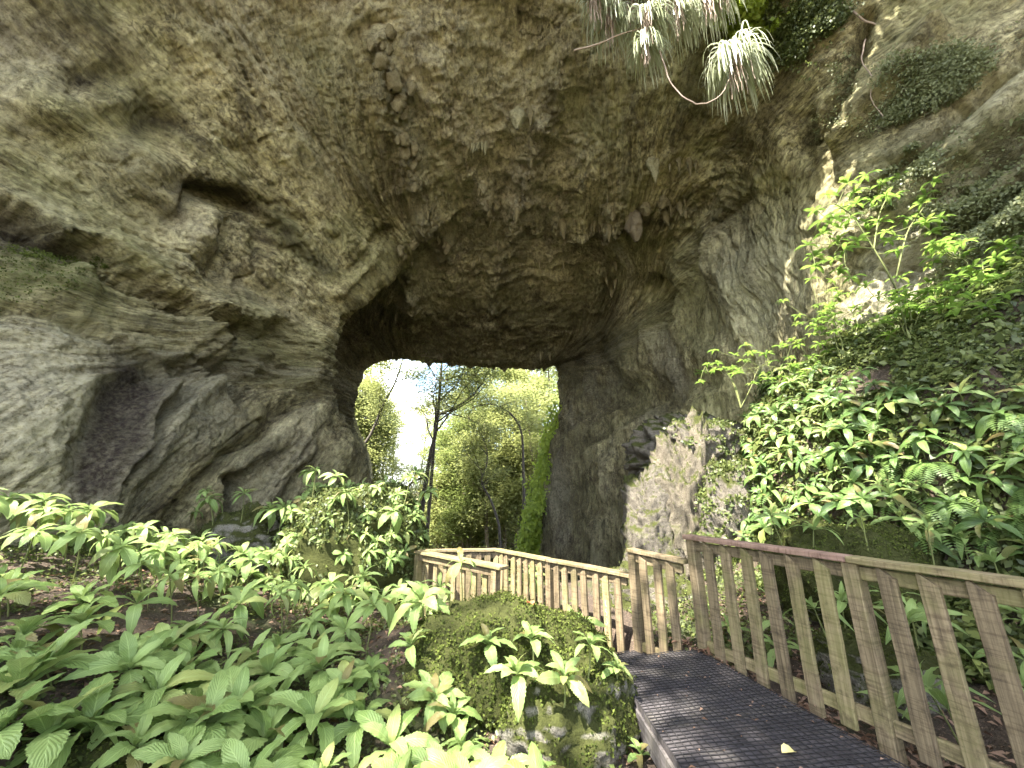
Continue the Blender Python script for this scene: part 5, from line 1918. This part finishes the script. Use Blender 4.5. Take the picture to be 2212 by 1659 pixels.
# ledge vegetation on the cave rock
def cave_creeper(label, poly, n, size, seed, mat='creeper', thr=-0.1, off=0.10, droop=0.5, name='ledge_plants', dmax=30):
    r_ = np.random.default_rng(seed)
    us, vs2 = [p[0] for p in poly], [p[1] for p in poly]
    m = (LU > min(us) - 60) & (LU < max(us) + 60) & (LV > min(vs2) - 60) & (LV < max(vs2) + 60) & (LD < dmax)
    idx = np.nonzero(m)[0]
    jt = fbm(LP[idx], 0.9, 4, seed + 3) * 60 + r_.normal(0, 14, len(idx))
    keep = inside_np(LU[idx] + jt, LV[idx] - jt, poly)
    idx = idx[keep]
    wgt = sstep(thr - 0.1, thr + 0.55, fbm(LP[idx], 1.6, 4, seed)) + 0.01
    k = r_.choice(idx, n, p=wgt / wgt.sum())
    nn = LN[k]
    P = LP[k] + nn * (r_.random(n) ** 1.5 * off)[:, None] + r_.normal(0, 0.03, (n, 3))
    V, Fc = leaf_quads(P, r_.uniform(*size, n), nn, 0.8, 0.6, r_, droop=droop)
    tag(obj(name, mesh_np(name, V, Fc), M[mat]), label, 'ledge plants', kind='stuff')


cave_creeper('dark small-leaved creeper on the rock ledge right of the hanging grass', [(1640, -40), (1800, -40), (1860, 60), (1800, 130), (1700, 120), (1620, 60)], 9000, (0.03, 0.09), 61, off=0.35, thr=-0.05)
cave_creeper('bright leafy tuft beside the hanging grass clumps', [(1560, -40), (1680, -40), (1690, 50), (1640, 90), (1570, 60)], 2500, (0.08, 0.16), 62, 'ivy', -0.5, 0.4)
cave_creeper('mossy creeper over the dark upper right slab', [(1850, 420), (1960, 330), (2100, 260), (2250, 230), (2250, 470), (2100, 480), (1960, 440)], 20000, (0.025, 0.07), 63, 'wisp', thr=0.0, off=0.2)
cave_creeper('pale trailing foliage on the sloping shelf of the slab', [(1780, 160), (1960, 140), (2140, 90), (2240, 20), (2240, 90), (2080, 210), (1880, 280), (1800, 260)], 12000, (0.025, 0.06), 64, 'wisp', thr=0.05, off=0.28)
cave_creeper('thin green trailing plants over the lower beds of the right slab', [(2000, 470), (2250, 450), (2250, 640), (2050, 620)], 7000, (0.03, 0.07), 66, 'wisp', thr=0.0, off=0.2)
cave_creeper('green moss and ferns on the rounded left shoulder of rock', [(-20, 540), (110, 550), (190, 610), (120, 650), (-20, 660)], 2500, (0.02, 0.05), 65, 'moss', 0.0, 0.03)

# ------------------------------------------------------------------ saplings on the bank
def whorl_shrub(name, label, stems, Y_, r0, tips, lsize, seed, parts=True, group=None, nl=(6, 9)):
    """stems: list of picture polylines, tips: picture points with depth offset"""
    r_ = np.random.default_rng(seed)
    base = at(*stems[0][0], Y_)
    root = empty(name, base, label, 'sapling', group)
    mb = MB()
    for i, st in enumerate(stems):
        pts = np.array([at(p[0], p[1], Y_ + (p[2] if len(p) > 2 else 0)) for p in st]) - base
        q = curve_pts(pts, 14)
        rr = r0 if i == 0 else r0 * 0.5
        mb.tube(q, np.linspace(rr, rr * 0.35, 14), 7)
    allq = np.concatenate(mb.v)
    tips_w = [at(t[0], t[1], Y_ + (t[2] if len(t) > 2 else r_.normal(0, 0.25))) - base for t in tips]
    for t in tips_w:
        d = np.linalg.norm(allq - t, axis=1)
        a = allq[np.argmin(d)]
        mid = (a + t) / 2 + r_.normal(0, 0.03, 3) - np.array([0, 0, 0.03])
        mb.tube(curve_pts(np.array([a, mid, t]), 7), np.linspace(r0 * 0.3, 0.004, 7), 5)
    obj('trunk', mb.mesh('trunk'), M['stem'], root)
    for t in tips_w:
        y0 = r_.uniform(0, 6.28)
        n = r_.integers(*nl)
        for i in range(n):
            o = obj('leaf', LEAF['sap'][r_.integers(3)], None, root, t)
            L = lsize * r_.uniform(0.75, 1.15)
            o.rotation_mode = 'QUATERNION'
            o.rotation_quaternion = Quaternion((0, 0, 1), y0 + i * 6.283 / n + r_.normal(0, 0.2)) @ Quaternion((0, 1, 0), -r_.normal(0.05, 0.22)) @ Quaternion((1, 0, 0), r_.normal(0, 0.2))
            o.scale = (L, L, L)
    return root


r_ = np.random.default_rng(70)
tips = [(1760, 455), (1785, 420), (1830, 395), (1870, 378), (1900, 400), (1945, 380), (1985, 400), (2015, 392), (1800, 470), (1850, 440), (1890, 430), (1930, 425), (1745, 530), (1775, 505), (1810, 520),
        (1760, 575), (1800, 560), (1850, 520), (1900, 480), (1960, 470), (2000, 480), (2045, 480), (1990, 440), (1870, 480), (1920, 520), (1840, 600), (1820, 450), (2030, 470)]
whorl_shrub('bank_sapling', 'sunlit yellow-green sapling with a bent stem rising from the top of the bank', [
    [(2022, 754), (1983, 764), (1959, 715), (1935, 623), (1887, 537), (1840, 464)], [(1887, 537), (1820, 530), (1750, 525)], [(1935, 600), (1960, 500), (2000, 440), (2020, 400)], [(1887, 537), (1900, 460), (1930, 400)], [(1840, 464), (1800, 440), (1765, 455)]],
    5.6, 0.026, tips + [(a_ + 14, b_ + 22) for a_, b_ in tips[::2]], 0.205, 71)
for j, (uc, vc, ru, rv, n_t, Y_, base_p, lb) in enumerate([
        (2120, 560, 120, 70, 44, 5.2, (2120, 720), 'leafy green sapling spreading right of the bent sapling'),
        (2150, 650, 100, 55, 40, 4.9, (2160, 740), 'low dense green shrub on the flat top of the bank'),
        (1960, 650, 100, 60, 36, 5.7, (1960, 740), 'green shrub around the foot of the bent sapling'),
        (1800, 690, 80, 55, 40, 6.6, (1820, 790), 'pale sunlit shrub on the bank against the cave wall'),
        (1560, 790, 60, 30, 12, 7.8, (1600, 880), 'thin pale twiggy shrub reaching over the outcrop'),
        (1700, 790, 100, 50, 44, 7.0, (1720, 880), 'bright shrub of small leaves above the bank plants')]):
    tp_ = [(uc + r_.normal(0, 0.55) * ru, vc + r_.normal(0, 0.55) * rv) for _ in range(n_t)]
    st = [[base_p, ((base_p[0] + uc) / 2 + 8, (base_p[1] + vc) / 2), (uc, vc)], [base_p, (base_p[0] - 30, vc + 10), (uc - ru * 0.6, vc)], [base_p, (base_p[0] + 30, vc + 20), (uc + ru * 0.6, vc - 5)]]
    whorl_shrub('bank_shrub', lb, st, Y_, 0.018, tp_, 0.195 if j < 3 else 0.145, 80 + j)
